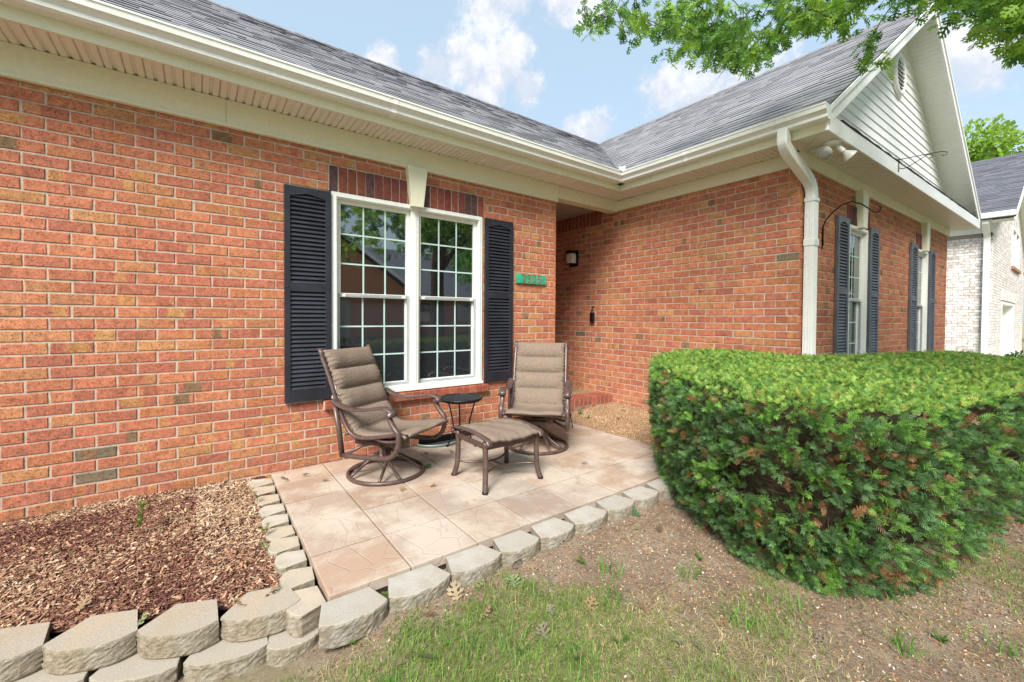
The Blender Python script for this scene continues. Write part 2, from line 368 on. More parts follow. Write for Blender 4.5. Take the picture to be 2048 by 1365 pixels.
def back_panel(x0, x1, z0, z1, holes, M, name, parent, y=.0048, depth=.09, mat=None):
    """mortar bed behind the bricks, with real openings"""
    m = MB(); m.M = M; rs = [(x0, x1, z0, z1)]
    for h in holes: rs = [q for r in rs for q in rsub(r, h)]
    for r in rs: m.box(r[0], r[1], y, y+depth, r[2], r[3])
    return m.build(name, mat or MORTAR, parent)

house = empty('brick_house', (0, 0, 0), 0, 'red brick ranch house with grey shingle roof, cream trim and a front gabled wing', 'house')
# wall A: faces the camera (-y), from x=-8 to 0
WIN_A = (-2.535, -1.045, .545, 2.272)
LIN_A = (-2.556, -1.028, 2.272, 2.486)
SIL_A = (-2.60, -.985, .452, .545)
walls = empty('wall', (0, 0, 0)); walls.parent = house
def wall(name, M, x0, x1, k0, k1, zoff, xoff, holes, par, ztop, brickholes=None, zb=None):
    m = MB(); m.M = M; bond(m, x0, x1, k0, k1, zoff, xoff, list(holes)+list(brickholes or []), par)
    o = m.build('brickwork', BRICK, walls)
    back_panel(x0+.004, x1-.004, zoff+k0*COURSE if zb is None else zb, ztop, holes, M, 'mortar', walls)
wall('A', MA, -8., 0., -3, 37, 0, 0, [WIN_A], 0, 2.80, [LIN_A, SIL_A])
def explode(o):
    """one object per loose piece"""
    me = o.data; n = len(me.vertices); par = list(range(n))
    def find(a):
        while par[a] != a: par[a] = par[par[a]]; a = par[a]
        return a
    for e in me.edges:
        a, b = find(e.vertices[0]), find(e.vertices[1])
        if a != b: par[a] = b
    groups = {}
    for p in me.polygons: groups.setdefault(find(p.vertices[0]), []).append(p)
    for g in groups.values():
        vs = sorted({v for p in g for v in p.vertices}); ix = {v: i for i, v in enumerate(vs)}
        nm = bpy.data.meshes.new(o.name.split('.')[0]); nm.from_pydata([me.vertices[v].co[:] for v in vs], [], [[ix[v] for v in p.vertices] for p in g])
        for at_n in ('c1', 'c2', 'band'):
            if at_n in me.attributes:
                a = nm.attributes.new(at_n, 'FLOAT_VECTOR', 'FACE')
                for i, p in enumerate(g): a.data[i].vector = me.attributes[at_n].data[p.index].vector
        nm.polygons.foreach_set('use_smooth', [p.use_smooth for p in g]); nm.materials.append(me.materials[0]); q = bpy.data.objects.new(o.name.split('.')[0], nm); col.objects.link(q); q.parent = o.parent; q.matrix_local = o.matrix_local.copy()
        for md in o.modifiers:
            if md.type == 'BEVEL': x = q.modifiers.new('bevel', 'BEVEL'); x.width = md.width; x.segments = 2; x.limit_method = 'ANGLE'; x.angle_limit = md.angle_limit
    bpy.data.objects.remove(o)
# weep holes: dark open perpends in the lowest course
m = MB(); m.cur = (.01, .01, .01)
for x in (-2.642-.004, -2.642-8*BL-.004, -2.642-16*BL): m.box(x-.0045, x+.0045, .0055, .02, .006, .070)
explode(m.build('weep_hole', BLACKM, walls))
# return wall of A into the porch (faces +x) and porch back wall
MR = Matrix(((0, -1, 0, 0), (1, 0, 0, 0), (0, 0, 1, 0), (0, 0, 0, 1)))
wall('R', MR, .0, 1.65, -3, 37, 0, 0, [], 1, 2.78)
MK = Matrix.Translation((0, 1.65, 0))
wall('K', MK, 0, BX, -1, 37, 0, .05, [(.12, 1.03, .17, 2.25)], 0, 2.78)
# wall B: faces -x ; local x = -y, from -1.65 to 2.155
ZB = 2.5448-34*COURSE
wall('B', MBw, -1.65, 2.155, -3, 37, ZB+COURSE*0, 2.155, [], 0, 2.80, [(-1.65, -.30, ZB+34*COURSE+.001, 3)])
m = MB(); m.M = MBw
for i in range(18):                                     # soldier course under the porch ceiling
    one_brick(m, -1.65+i*.0755+.004, -1.65+(i+1)*.0755-.004, ZB+34*COURSE+.004, ZB+34*COURSE+.205, colr=(.33, .095, .06), band=False)
m.build('soldier_course', BRICK, walls)
# wall C: front of the wing, faces -y, local x 0..5.85
WIN_C = [(1.19, 1.83, .62, 2.285), (3.92, 4.56, .62, 2.285)]
LIN_C = [(a-.05, b+.05, 2.285, 2.50) for a, b, _, _ in WIN_C]; SIL_C = [(a-.05, b+.05, .53, .62) for a, b, _, _ in WIN_C]
wall('C', MC, .004, 5.85, -3, 37, ZB, 0, WIN_C, 0, 2.80, LIN_C+SIL_C)
# side and rear walls of the wing and main block, not seen from the photograph's side
m = MB(); m.M = MC; m.box(5.76, 5.849, .10, 9.0, -.2, 2.8); m.cur = (.4, .12, .065); m.M = None
m.box(-7.98, -7.9, .1, 6.2, -.2, 2.8); m.box(-7.9, 7.0, 6.2, 6.28, -.2, 2.8); m.build('rear_wall', BRICK, walls)
# interior darkness: floor and partitions behind the windows
m = MB(); m.cur = (.3, .28, .25); m.box(-7.8, -.1, 3.0, 3.05, 0, 2.75); m.box(-7.8, -.1, .1, 3.0, -.05, 0); m.build('interior', simple('interior_wall', (.35, .33, .30), .8), house)

# lintels, keystones, sills
def lintel(M, h, key_top, kb, parent=house):
    m = MB(); m.M = M; x0, x1, z0, z1 = h; n = round((x1-x0)/.0755); p = (x1-x0)/n
    for i in range(n):
        c_ = random.choice([(.21, .055, .045), (.26, .07, .05), (.19, .06, .05), (.24, .075, .05), (.11, .06, .06)])
        one_brick(m, x0+i*p+.004, x0+(i+1)*p-.004, z0+.002, z1-.004, y=-.014, depth=.045, colr=c_, band=False)
    o = m.build('lintel', BRICK, parent)
    m = MB(); m.M = M; m.box(x0, x1, -.006, .008, z0+.002, z1-.004); m.build('lintel_joint', MORTAR, o)
    cx_ = (x0+x1)/2; m = MB(); m.M = M
    m.prism([(cx_-.058, kb), (cx_+.058, kb), (cx_+.098, key_top), (cx_-.098, key_top)], -.075, .0, 'y'); m.build('keystone', CREAM, parent, .004)
def sill(M, h, parent=house):
    m = MB(); m.M = M; x0, x1, z0, z1 = h; n = round((x1-x0)/.0765); p = (x1-x0)/n
    o = None
    for i in range(n):
        a, b = x0+i*p+.004, x0+(i+1)*p-.004; c_ = random.choice([(.36, .10, .06), (.42, .13, .07), (.33, .085, .055)]); m.cur = c_; m.cur2 = None; m.band = (9, 0, 0)
        m.prism([(-.055, z0+.006), (-.055, z1-.018), (.06, z1-.004), (.06, z0+.006)], a, b, 'x')
    o = m.build('sill', BRICK, parent, .003)
    m = MB(); m.M = M; m.prism([(-.047, z0+.002), (-.047, z1-.024), (.06, z1-.010), (.06, z0+.002)], x0, x1, 'x'); m.build('sill_joint', MORTAR, o)
lintel(MA, LIN_A, 2.612, 2.245); sill(MA, SIL_A)
for h, q in zip(LIN_C, SIL_C): lintel(MC, h, 2.68, 2.262); sill(MC, q)

# windows
def window(M, x0, x1, z0, z1, units, cols=3, parent=house, label=None):
    w_ = empty('window'); w_.parent = parent
    if label: w_['label'] = label
    m = MB(); m.M = M; t = .048
    def fr(a, b, c_, d, y0, y1, tt, mm=None):
        q = mm or m
        q.box(a, a+tt, y0, y1, c_, d); q.box(b-tt, b, y0, y1, c_, d); q.box(a+tt, b-tt, y0+.0007, y1, d-tt, d); q.box(a+tt, b-tt, y0+.0007, y1, c_, c_+tt)
    fr(x0, x1, z0, z1, -.012, .09, t)                    # brickmould
    fr(x0+t*.55, x1-t*.55, z0+t*.5, z1-t*.55, -.019, -.0125, .014)
    m.box(x0-.008, x1+.008, -.030, .02, z0-.006, z0+.022)
    xi0, xi1 = x0+t, x1-t; mw_ = .075; uw = (xi1-xi0-mw_*(units-1))/units
    for i in range(units-1):
        a = xi0+uw*(i+1)+mw_*i; m.box(a, a+mw_, -.004, .09, z0+t, z1-t); m.box(a+.022, a+mw_-.022, -.010, -.0045, z0+t, z1-t)
    m.build('frame', VINYL, w_, .003)
    zi0, zi1 = z0+t, z1-t; zm = (zi0+zi1)/2+.005
    for i in range(units):
        a, b = xi0+i*(uw+mw_), xi0+i*(uw+mw_)+uw
        for (c_, d, y, gm, nm) in ((zm-.018, zi1, .030, GLASS, 'upper_sash'), (zi0, zm+.018, .052, SCREEN, 'lower_sash')):
            s_ = MB(); s_.M = M; fr(a+.002, b-.002, c_, d, y, y+.03, .034, s_); so_ = s_.build(nm, VINYL, w_, .002)
            g = MB(); g.M = M; g.box(a+.03, b-.03, y+.016, y+.022, c_+.03, d-.03); g.build('pane', gm, w_)
            mt_ = MB(); mt_.M = M; gx0, gx1, gz0, gz1 = a+.036, b-.036, c_+.034, d-.034
            for k in range(1, cols): xx = gx0+(gx1-gx0)*k/cols; mt_.box(xx-.0065, xx+.0065, y+.0125, y+.0158, gz0, gz1)
            for k in (1, 2): zz = gz0+(gz1-gz0)*k/3; mt_.box(gx0, gx1, y+.0118, y+.0152, zz-.0065, zz+.0065)
            mt_.build('grille', MUNT, w_)
        s_ = MB(); s_.M = M; fr(a+.006, b-.006, zi0+.004, zm+.012, .026, .034, .022, s_); s_.build('screen_frame', GREYF, w_)
        l_ = MB(); l_.M = M
        for xx in (a+.06, b-.06): l_.box(xx-.014, xx+.014, .016, .03, zm-.016, zm+.006)
        explode(l_.build('latch', VINYL, w_, .002))
    return w_
window(MA, *WIN_A, 2, 3, house, 'white double window with grilles, reflecting trees and a house across the street')
for wc in WIN_C: window(MC, *wc, 1, 2, house)

# shutters
SHUT_SHEEN = simple('sky_sheen_shutter', (.10, .11, .135), .45, .5, 0, 5, .25)  # same plastic, lighter base colour carries the sky's grazing sheen
def shutter(M, x0, x1, z0, z1, parent=house, SHUT=SHUT):
    s_ = empty('shutter'); s_.parent = parent
    m = MB(); m.M = M; st_ = .042; y0, y1 = -.034, -.004
    m.box(x0, x0+st_, y0, y1, z0, z1); m.box(x1-st_, x1, y0, y1, z0, z1)
    zm0 = z0+(z1-z0)*.515; zm1 = zm0+.062
    m.box(x0+st_, x1-st_, y0+.001, y1, z0, z0+.095); m.box(x0+st_, x1-st_, y0+.001, y1, zm0, zm1)
    n = 12; a, b = x0+st_, x1-st_                          # arched underside of the top rail
    for i in range(n):
        u0, u1 = i/n, (i+1)/n
        hh = lambda u: z1-.052-.030*(abs(2*u-1)**1.3)
        m.prism([(a+(b-a)*u0, hh(u0)), (a+(b-a)*u1, hh(u1)), (a+(b-a)*u1, z1), (a+(b-a)*u0, z1)], y0+.001, y1, 'y')
    m.build('stile_frame', SHUT, s_, .002)
    m = MB(); m.M = M; m.box(a, b, -.009, -.0045, z0+.05, z1-.02)
    for c_, d in ((z0+.095, zm0), (zm1, z1-.052)):
        k = int((d-c_)/.0335); p = (d-c_)/k
        for i in range(k):
            zz = c_+i*p
            m.prism([(-.030, zz+.004), (-.026, zz+.001), (-.008, zz+p*.80), (-.008, zz+p*1.02), (-.012, zz+p*1.02)], a, b, 'x')
    m.build('louver_panel', SHUT, s_)
    m = MB(); m.M = M
    for xx in (x0+.02, x1-.02):
        for zz in (z0+.3, z0+.92, z1-.28): m.lathe([(.007, 0), (.005, .004), (.0005, .006)], (xx, y0, zz), 10, (0, -1, 0))
    explode(m.build('screw', SHUT, s_))
    return s_
shutter(MA, -2.888, -2.543, .54, 2.258); shutter(MA, -1.018, -.660, .545, 2.262)
for a, b in ((.845, 1.165), (1.855, 2.175), (3.57, 3.89), (4.59, 4.91)): shutter(MC, a, b, .62, 2.325, house, SHUT_SHEEN)

# frieze boards
SZ = 2.80
m = MB(); m.box(-8.1, -.028, -.024, -.001, 2.60, SZ); m.box(-8.1, -.029, -.034, -.024, 2.603, 2.622)
m.box(-.028, 0.012, -.024, .2, 2.601, SZ)
m.build('frieze', CREAM, house, .003)
m = MB(); m.box(-3.262, -3.259, -.0255, -.02, 2.61, SZ); m.build('frieze_joint', simple('joint', (.40, .40, .30), .7), house)
m = MB(); m.box(.0125, BX-.022, -.012, .12, 2.652, SZ-.001); m.box(.0125, BX-.03, -.018, .118, 2.6545, 2.667); m.build('porch_beam', CREAM, house, .003)
m = MB(); m.M = MBw; m.box(-.20, 2.155+.022, -.024, -.001, 2.668, SZ); m.box(-.20, 2.155+.03, -.032, -.0245, 2.670, 2.686); m.build('frieze', CREAM, house, .003)
m = MB(); m.M = MC; m.box(0, 5.86, -.024, -.0012, 2.668, SZ); m.box(.0, 5.86, -.032, -.0245, 2.670, 2.686); m.build('frieze', CREAM, house, .003)
# porch: ceiling, door, step
m = MB(); m.box(.0, BX, .12, 1.75, 2.775, 2.79); m.build('porch_ceiling', CEIL, house)
m = MB(); m.box(.14, 1.01, 1.68, 1.72, .18, 2.23); d_ = m.build('front_door', DOORW, house, .003)
m = MB()
for a, b in ((.24, .54), (.61, .91)):
    for c_, d in ((.35, .95), (1.1, 1.7), (1.8, 2.1)): m.box(a, b, 1.672, 1.679, c_, d)
explode(m.build('door_panel', DOORW, d_, .004))
m = MB(); m.lathe([(.012, 0), (.012, .03), (.028, .035), (.028, .06), (.01, .068)], (.94, 1.68, 1.12), 16, (0, -1, 0)); m.build('handle', simple('brass', (.5, .36, .14), .3, metal=1), d_)

# soffits: ribbed vinyl
OA, OB, OC = -.30, BX-.34, -.31                           # eave lines
def soffit(M, x0, x1, y0, y1, z, mat, name='soffit', pitch=.098, parent=house, rd=.011, sharp=False):
    """ribs across the run; local x is the run, y the depth"""
    m = MB(); m.M = M; n = int((x1-x0)/pitch)
    for i in range(n):
        a = x0+i*pitch; b = min(a+pitch, x1)
        prof = [(a, z+rd), (a+pitch*.05, z), (a+pitch*.36, z), (a+pitch*.42, z+rd*.8), (a+pitch*.56, z+rd*.8), (a+pitch*.62, z), (a+pitch*.93, z), (b, z+rd)]
        if sharp: prof = [(a, z), (a+pitch*.70, z), (a+pitch*.705, z+rd), (a+pitch*.97, z+rd), (b, z)]
        for k in range(len(prof)-1):
            p, q = prof[k], prof[k+1]; m.add([(p[0], y0, p[1]), (q[0], y0, q[1]), (q[0], y1, q[1]), (p[0], y1, p[1])], [(0, 3, 2, 1)])
    o = m.build(name, mat, parent)
    if sharp:  # darker strips in the grooves, shade between the ribs put into colour
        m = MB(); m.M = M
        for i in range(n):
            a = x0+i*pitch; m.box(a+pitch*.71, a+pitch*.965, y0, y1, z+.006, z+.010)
        m.build('soffit_groove_shade', simple('groove_shade', (.42, .34, .27), .7), parent)
    return o
soffit(MA, -8.1, BX, OA+.0, -.0, SZ+.001, SOFFIT, pitch=.1, rd=.014)
m = MB(); m.box(OB, BX-.03, -.312, -.288, SZ-.003, SZ+.02); m.build('soffit_trim', SOFFIT, house)
soffit(MBw, .30, 2.155-.0, -.34, -.0, SZ+.001, SOFFIT)
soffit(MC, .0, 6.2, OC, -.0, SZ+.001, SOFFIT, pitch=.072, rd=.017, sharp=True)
m = MB(); m.M = MC; m.box(-.36, 0, OC, .0, SZ+.004, SZ+.008)
q0 = Vector((-.35, -.31)); 
m.prism([(-.345, -.31), (-.325, -.31), (.012, .0), (-.012, .0)], SZ-.002, SZ+.004, 'z'); m.build('soffit', SOFFIT, house)
m = MB(); m.box(-8.1, BX, -.299, -.001, SZ+.021, SZ+.025); m.box(OB, BX-.001, YC, -.3, SZ+.021, SZ+.025); m.build('soffit_backing', SOFFIT, house)
# fascias
m = MB(); m.box(-8.1, OB-.0005, OA-.022, OA, SZ-.006, SZ+.155); m.build('fascia', CREAM, house, .003)
m = MB(); m.box(OB-.022, OB, YC-.300, OA-.023, SZ-.006, SZ+.155); m.build('fascia', CREAM, house, .003)
m = MB(); m.M = MC; m.box(-.36, 6.2, OC-.022, OC, SZ-.006, SZ+.135); m.build('fascia', WHITE, house, .003)
# K-style gutters
def gutter(path_a, path_b, outw, name='gutter', endcap=True):
    """profile extruded from a to b; outw = outward horizontal direction"""
    m = MB(); a, b, o_ = Vector(path_a), Vector(path_b), Vector(outw)
    pr = [(0, 0), (.070, 0), (.086, .012), (.088, .036), (.104, .056), (.118, .066), (.122, .098), (.128, .104), (.128, .116), (.116, .116), (.114, .108), (.112, .07), (.075, .04), (.065, .012), (.006, .010), (.006, .112), (0, .112)]
    vs = [a+o_*p[0]+Vector((0, 0, p[1])) for p in pr]+[b+o_*p[0]+Vector((0, 0, p[1])) for p in pr]; n = len(pr)
    m.add(vs, [(i, (i+1) % n, n+(i+1) % n, n+i) for i in range(n)])
    if endcap:
        pc = pr[:9]+[(0, .116)]
        for P, dd in ((b, (b-a).normalized()*.002),):
            vs = [P+o_*p[0]+Vector((0, 0, p[1])) for p in pc]+[P+dd+o_*p[0]+Vector((0, 0, p[1])) for p in pc]; k = len(pc)
            m.add(vs, [tuple(range(k)), tuple(range(k, 2*k))[::-1]]+[(i, (i+1) % k, k+(i+1) % k, k+i) for i in range(k)])
    return m.build(name, GUTTER, house)
GZ = 2.868
def gutter_seam(pos, outw, along):
    m = MB(); o_ = Vector(outw); l_ = Vector(along)*.022; a = Vector(pos)
    pr = [(.0, -.002), (.071, -.002), (.088, .010), (.091, .036), (.107, .056), (.120, .065), (.1245, .098), (.1305, .105)]
    for p, q in zip(pr, pr[1:]):
        v = [a+o_*p[0]+Vector((0, 0, p[1])), a+o_*q[0]+Vector((0, 0, q[1]))]; m.add([v[0]-l_, v[0]+l_, v[1]+l_, v[1]-l_], [(0, 1, 2, 3)])
    m.build('gutter_seam', WHITE, house)
for xx in (-5.4, -2.15): gutter_seam((xx, OA-.022, GZ), (0, -1, 0), (1, 0, 0))
gutter_seam((OB-.022, -1.25, GZ), (-1, 0, 0), (0, 1, 0))
gutter((-8.1, OA-.022, GZ), (OB-.022-.0, OA-.022, GZ), (0, -1, 0), endcap=False)
gutter((OB-.022, OA-.022, GZ), (OB-.022, YC-.335, GZ), (-1, 0, 0))
m = MB()                                                 # corner splash guard
m.box(OB-.20, OB-.145, OA-.150, OA-.146, GZ+.10, GZ+.165); m.box(OB-.150, OB-.146, OA-.20, OA-.150, GZ+.10, GZ+.165)
m.build('splash_guard', WHITE, house, .002)

# roof slopes with real shingle courses
ZE, ZR = 2.985, 5.26
RX = BX+2.92; RY = 3.0
def shingles(name, origin, ux, uv, length, slope_len, clip, seed=1):
    """ux along the eave, uv up the slope; clip(s,t) gives the interval of s at height t"""
    m = MB(); rs = random.Random(seed); ux, uv = Vector(ux).normalized(), Vector(uv).normalized(); nn = ux.cross(uv).normalized()
    if nn.z < 0: nn = -nn
    e = .132; n = int(slope_len/e)+1
    for i in range(n):
        t0 = i*e; t1 = min((i+1)*e+.012, slope_len); s0a, s1a = clip(t0); s0b, s1b = clip(min((i+1)*e, slope_len))
        s = min(s0a, s0b); smax = max(s1a, s1b); s -= rs.random()*.2
        while s < smax:
            wd_ = rs.uniform(.10, .30); th_ = rs.choice([.005, .0075, .010]); a, b = s, s+wd_
            s = b
            lo0, lo1 = max(a, s0a), min(b, s1a); hi0, hi1 = max(a, s0b), min(b, s1b)
            if lo1-lo0 < .004 and hi1-hi0 < .004: continue
            if lo1 < lo0: lo0 = lo1 = min(max(a, s0a), s1a)
            if hi1 < hi0: hi0 = hi1 = min(max(a, s0b), s1b)
            g = rs.choice([.205, .23, .25, .27]); m.cur = (g*.98, g*.98, g*1.05)
            P = lambda ss, tt, h: origin+ux*ss+uv*tt+nn*h
            O_ = Vector(origin); P = lambda ss, tt, h: O_+ux*ss+uv*tt+nn*h
            vs = [P(lo0, t0, -.004), P(lo1, t0, -.004), P(lo1, t0, th_), P(lo0, t0, th_), P(hi1, t1, .001), P(hi0, t1, .001)]
            m.add(vs, [(3, 2, 4, 5)]); m.cur = (.07, .07, .085); m.add(vs, [(0, 1, 2, 3)])  # butt face: dark shingle band, coloured to draw each course's shadow line
    return m.build(name, SHING, house)
def roof_deck(name, pts, mat=None):
    m = MB(); n = len(pts); v = [Vector(p) for p in pts]; nn = (v[1]-v[0]).cross(v[2]-v[0]).normalized()
    if nn.z < 0: nn = -nn
    m.cur = (.12, .12, .13); m.add([p-nn*.004 for p in v]+[p-nn*.03 for p in v], [tuple(range(n)), tuple(range(n, 2*n))[::-1]]+[(i, (i+1) % n, n+(i+1) % n, n+i) for i in range(n)])
    return m.build(name, mat or SHING, house)
ya, yb = OA-.05, RY; SLA = math.hypot(yb-ya, ZR-ZE)
xv0 = OB-.05                                             # valley starts at (xv0, ya)
xe = -8.3
runA = yb-ya; runB = RX-xv0
def clipA(t): return (0, (xv0-xe)+t/SLA*runB)
shingles('roof_slope', (xe, ya, ZE), (1, 0, 0), (0, yb-ya, ZR-ZE), 0, SLA, clipA, 3)
roof_deck('roof_deck', [(xe, ya, ZE), (xv0, ya, ZE), (RX, yb, ZR), (xe, yb, ZR)])
SLB = math.hypot(runB, ZR-ZE)
def yf(x): return YC-math.tan(th)*(x-BX)+OC-.025          # front rake line
def clipB(t):
    x = xv0+runB*t/SLB
    return (-(ya+(yb-ya)*t/SLB), -yf(x))
shingles('roof_slope', (xv0, 0, ZE), (0, -1, 0), (runB, 0, ZR-ZE), 0, SLB, clipB, 5)
roof_deck('roof_deck', [(xv0, yf(xv0), ZE), (RX, yf(RX), ZR), (RX, yb, ZR), (xv0, ya, ZE)])
xr = RX+runB
roof_deck('roof_deck', [(RX, yf(RX), ZR), (xr, yf(xr), ZE), (xr, 8, ZE), (RX, 8, ZR)])
roof_deck('roof_deck', [(RX, 3, ZR), (RX, 8, ZR), (xv0, 8, ZE), (xv0, 6.3, ZE)])
roof_deck('roof_deck', [(xe, yb, ZR), (RX, yb, ZR), (RX, 6.3, ZE), (xe, 6.3, ZE)])
m = MB()                                                 # ridge caps
for i in range(62):
    x = xe+i*.2; g = random.uniform(.15, .23); m.cur = (g, g, g*1.05)
    if x > RX: break
    m.add([(x, yb-.12, ZR-.07), (x, yb, ZR+.022), (x, yb+.12, ZR-.07), (x+.215, yb-.12, ZR-.08), (x+.215, yb, ZR+.012), (x+.215, yb+.12, ZR-.08)], [(0, 1, 4, 3), (1, 2, 5, 4), (0, 2, 1)])
y = yb
while y > yf(RX):
    g = random.uniform(.15, .23); m.cur = (g, g, g*1.05)
    m.add([(RX-.12, y, ZR-.07), (RX, y, ZR+.022), (RX+.12, y, ZR-.07), (RX-.12, y-.215, ZR-.08), (RX, y-.215, ZR+.012), (RX+.12, y-.215, ZR-.08)], [(0, 3, 4, 1), (1, 4, 5, 2), (0, 1, 2)]); y -= .2
m.build('ridge_cap', SHING, house)

# gable of the wing (wing frame)
PX = 2.92; W2 = 2.92+.34; SL = (ZR-ZE)/(runB)
def zr(x): return ZR-abs(x-PX)*SL
m = MB(); m.M = MC                                       # lap siding
e = .108; z = SZ+.16; iy = 0
while z < ZR-.12:
    hw0 = (ZR-.10-z)/SL; hw1 = max((ZR-.10-z-e)/SL, .001)
    vs = [(PX-hw0, -.014, z), (PX+hw0, -.014, z), (PX+hw1, -.002, z+e), (PX-hw1, -.002, z+e), (PX-hw0, 0, z), (PX+hw0, 0, z)]
    m.add(vs, [(0, 1, 2, 3), (4, 5, 1, 0)]); z += e
m.add([(PX-W2, .004, SZ), (PX+W2, .004, SZ), (PX, .004, ZR-.05)], [(0, 1, 2)])
m.build('gable_siding', SIDING, house)
m = MB(); m.M = MC                                       # pent ledge over the soffit with its flashing
m.prism([(OC-.0, SZ+.136), (OC-.0, SZ+.142), (.0, SZ+.185), (.0, SZ+.17)], -.25, 6.1, 'x'); m.build('ledge', WHITE, house)
m = MB(); m.M = MC; m.cur = (.06, .06, .065)
pts = [(x, OC-.026+random.uniform(-.006, .004), SZ+.141+random.uniform(-.004, .006)) for x in np.linspace(-.05, 6.1, 40)]
for p, q in zip(pts, pts[1:]):
    m.add([p, q, (q[0], -.02, SZ+.19), (p[0], -.02, SZ+.19), (p[0], p[1], p[2]+.012), (q[0], q[1], q[2]+.012), (q[0], -.02, SZ+.2), (p[0], -.02, SZ+.2)], [(0, 1, 5, 4), (4, 5, 6, 7), (0, 3, 2, 1)])
m.build('ledge_flashing', SHING, house)
for sgn in (-1, 1):                                      # rake boards and rake soffits
    m = MB(); m.M = MC; xo = PX+sgn*W2
    zt = lambda x: zr(x)-.020
    a_ = [(xo, zt(xo)-.155), (xo, zt(xo)), (PX, zt(PX)), (PX, zt(PX)-.155*1.0)]
    m.prism(a_, OC-.022-.004, OC-.004, 'y'); 
    m.prism([(xo, zt(xo)-.045), (xo, zt(xo)+.004), (PX, zt(PX)+.004), (PX, zt(PX)-.045)], OC-.040, OC-.0262, 'y')
    m.build('rake_board', WHITE, house, .002)
    m = MB(); m.M = MC; n = 62
    for i in range(n):
        for k, (u0, u1, h0, h1) in enumerate(((0, .45, 0, 0), (.45, .5, 0, .006), (.5, .93, .006, .006), (.93, 1, .006, 0))):
            x0_, x1_ = xo+(PX-xo)*(i+u0)/n, xo+(PX-xo)*(i+u1)/n
            m.add([(x0_, OC-.004, zr(x0_)-.125+h0), (x1_, OC-.004, zr(x1_)-.125+h1), (x1_, .0, zr(x1_)-.125+h1), (x0_, .0, zr(x0_)-.125+h0)], [(0, 1, 2, 3)])
    m.build('rake_soffit', SOFFITW, house)
# oval gable vent
vent = empty('gable_vent'); vent.parent = house
m = MB(); m.M = MC; vc_ = (2.80, -.02, 4.42)
ring = [(vc_[0]+0.195*math.cos(a), vc_[1]-.012, vc_[2]+.235*math.sin(a)) for a in np.linspace(0, 2*PI, 37)[:-1]]
m.tube(ring, .030, 8, True); m.build('vent_ring', WHITE, vent)
m = MB(); m.M = MC; m.cur = (.05, .05, .06); m.prism([(vc_[0]+.18*math.cos(a), vc_[2]+.22*math.sin(a)) for a in np.linspace(0, 2*PI, 31)[:-1]], -.024, -.012, 'y'); m.build('vent_back', simple('vent_dark', (.05, .05, .06), .8), vent)
m = MB(); m.M = MC
for i in range(8):
    zz = vc_[2]-.205+.052*i; hw = .18*math.sqrt(max(0, 1-((zz+.01-vc_[2])/.22)**2))
    m.prism([(-.055, zz), (-.052, zz-.004), (-.022, zz+.024), (-.024, zz+.030)], vc_[0]-hw, vc_[0]+hw, 'x')
m.build('vent_slat', WHITE, vent)

# downspout on the wing corner
dsp = empty('downspout'); dsp.parent = house
def rect_tube(m, pts, w_, d_, across, rib=False):
    pts = [Vector(p) for p in pts]; ac = Vector(across).normalized(); rings = []
    for i, p in enumerate(pts):
        t = (pts[min(i+1, len(pts)-1)]-pts[max(i-1, 0)]).normalized(); o_ = t.cross(ac).normalized()
        prof = []
        for cx_, cy_, a0 in ((w_/2-.012, d_/2-.012, 0), (-w_/2+.012, d_/2-.012, 90), (-w_/2+.012, -d_/2+.012, 180), (w_/2-.012, -d_/2+.012, 270)):
            for da in (0, 45, 90): prof.append((cx_+.012*math.cos(R_(a0+da)), cy_+.012*math.sin(R_(a0+da))))
        rings.append([p+ac*a+o_*b for a, b in prof])
    n = 12; vs = [v for r in rings for v in r]; fs = []
    for i in range(len(pts)-1):
        for k in range(n): fs.append((i*n+k, i*n+(k+1) % n, (i+1)*n+(k+1) % n, (i+1)*n+k))
    m.add(vs, fs)
wc = lambda x, y, z: MC @ Vector((x, y, z))
e1 = Vector((OB-.085, YC-.01, GZ+.02)); e2 = Vector((OB-.085, YC-.01, 2.74)); e3 = wc(.103, -.052, 2.50); e4 = wc(.103, -.052, 2.36)
m = MB(); pts = [e1, e2+(e1-e2)*.3]
for k in range(7):
    t = k/6; pts.append((e2+(e1-e2)*.3)*(1-t)**2+e2*2*t*(1-t)+(e2+(e3-e2)*.22)*t*t)
pts.append(e3+(e2-e3)*.22)
for k in range(1, 7):
    t = k/6; pts.append((e3+(e2-e3)*.22)*(1-t)**2+e3*2*t*(1-t)+(e3+(e4-e3)*.8)*t*t)
pts.append(e4)
rect_tube(m, pts, .082, .102, (0, 1, 0) if False else (0.0, 1.0, 0.0)); m.build('elbow', GUTTER, dsp)
m = MB(); m.M = MC; m.box(.055, .150, -.093, -.012, -.1, 2.37)
for xx in (.070, .090, .1145, .134): m.box(xx-.004, xx+.004, -.0965, -.0925, 0, 2.33)
for yy in (-.035, -.06, -.078): m.box(.0515, .0555, yy-.004, yy+.004, 0, 2.33)
m.build('pipe', GUTTER, dsp, .006)
m = MB(); m.M = MC; m.box(.048, .157, -.101, -.008, 1.92, 1.985); m.box(.048, .157, -.101, -.008, 2.335, 2.37); explode(m.build('strap', GUTTER, dsp, .003))

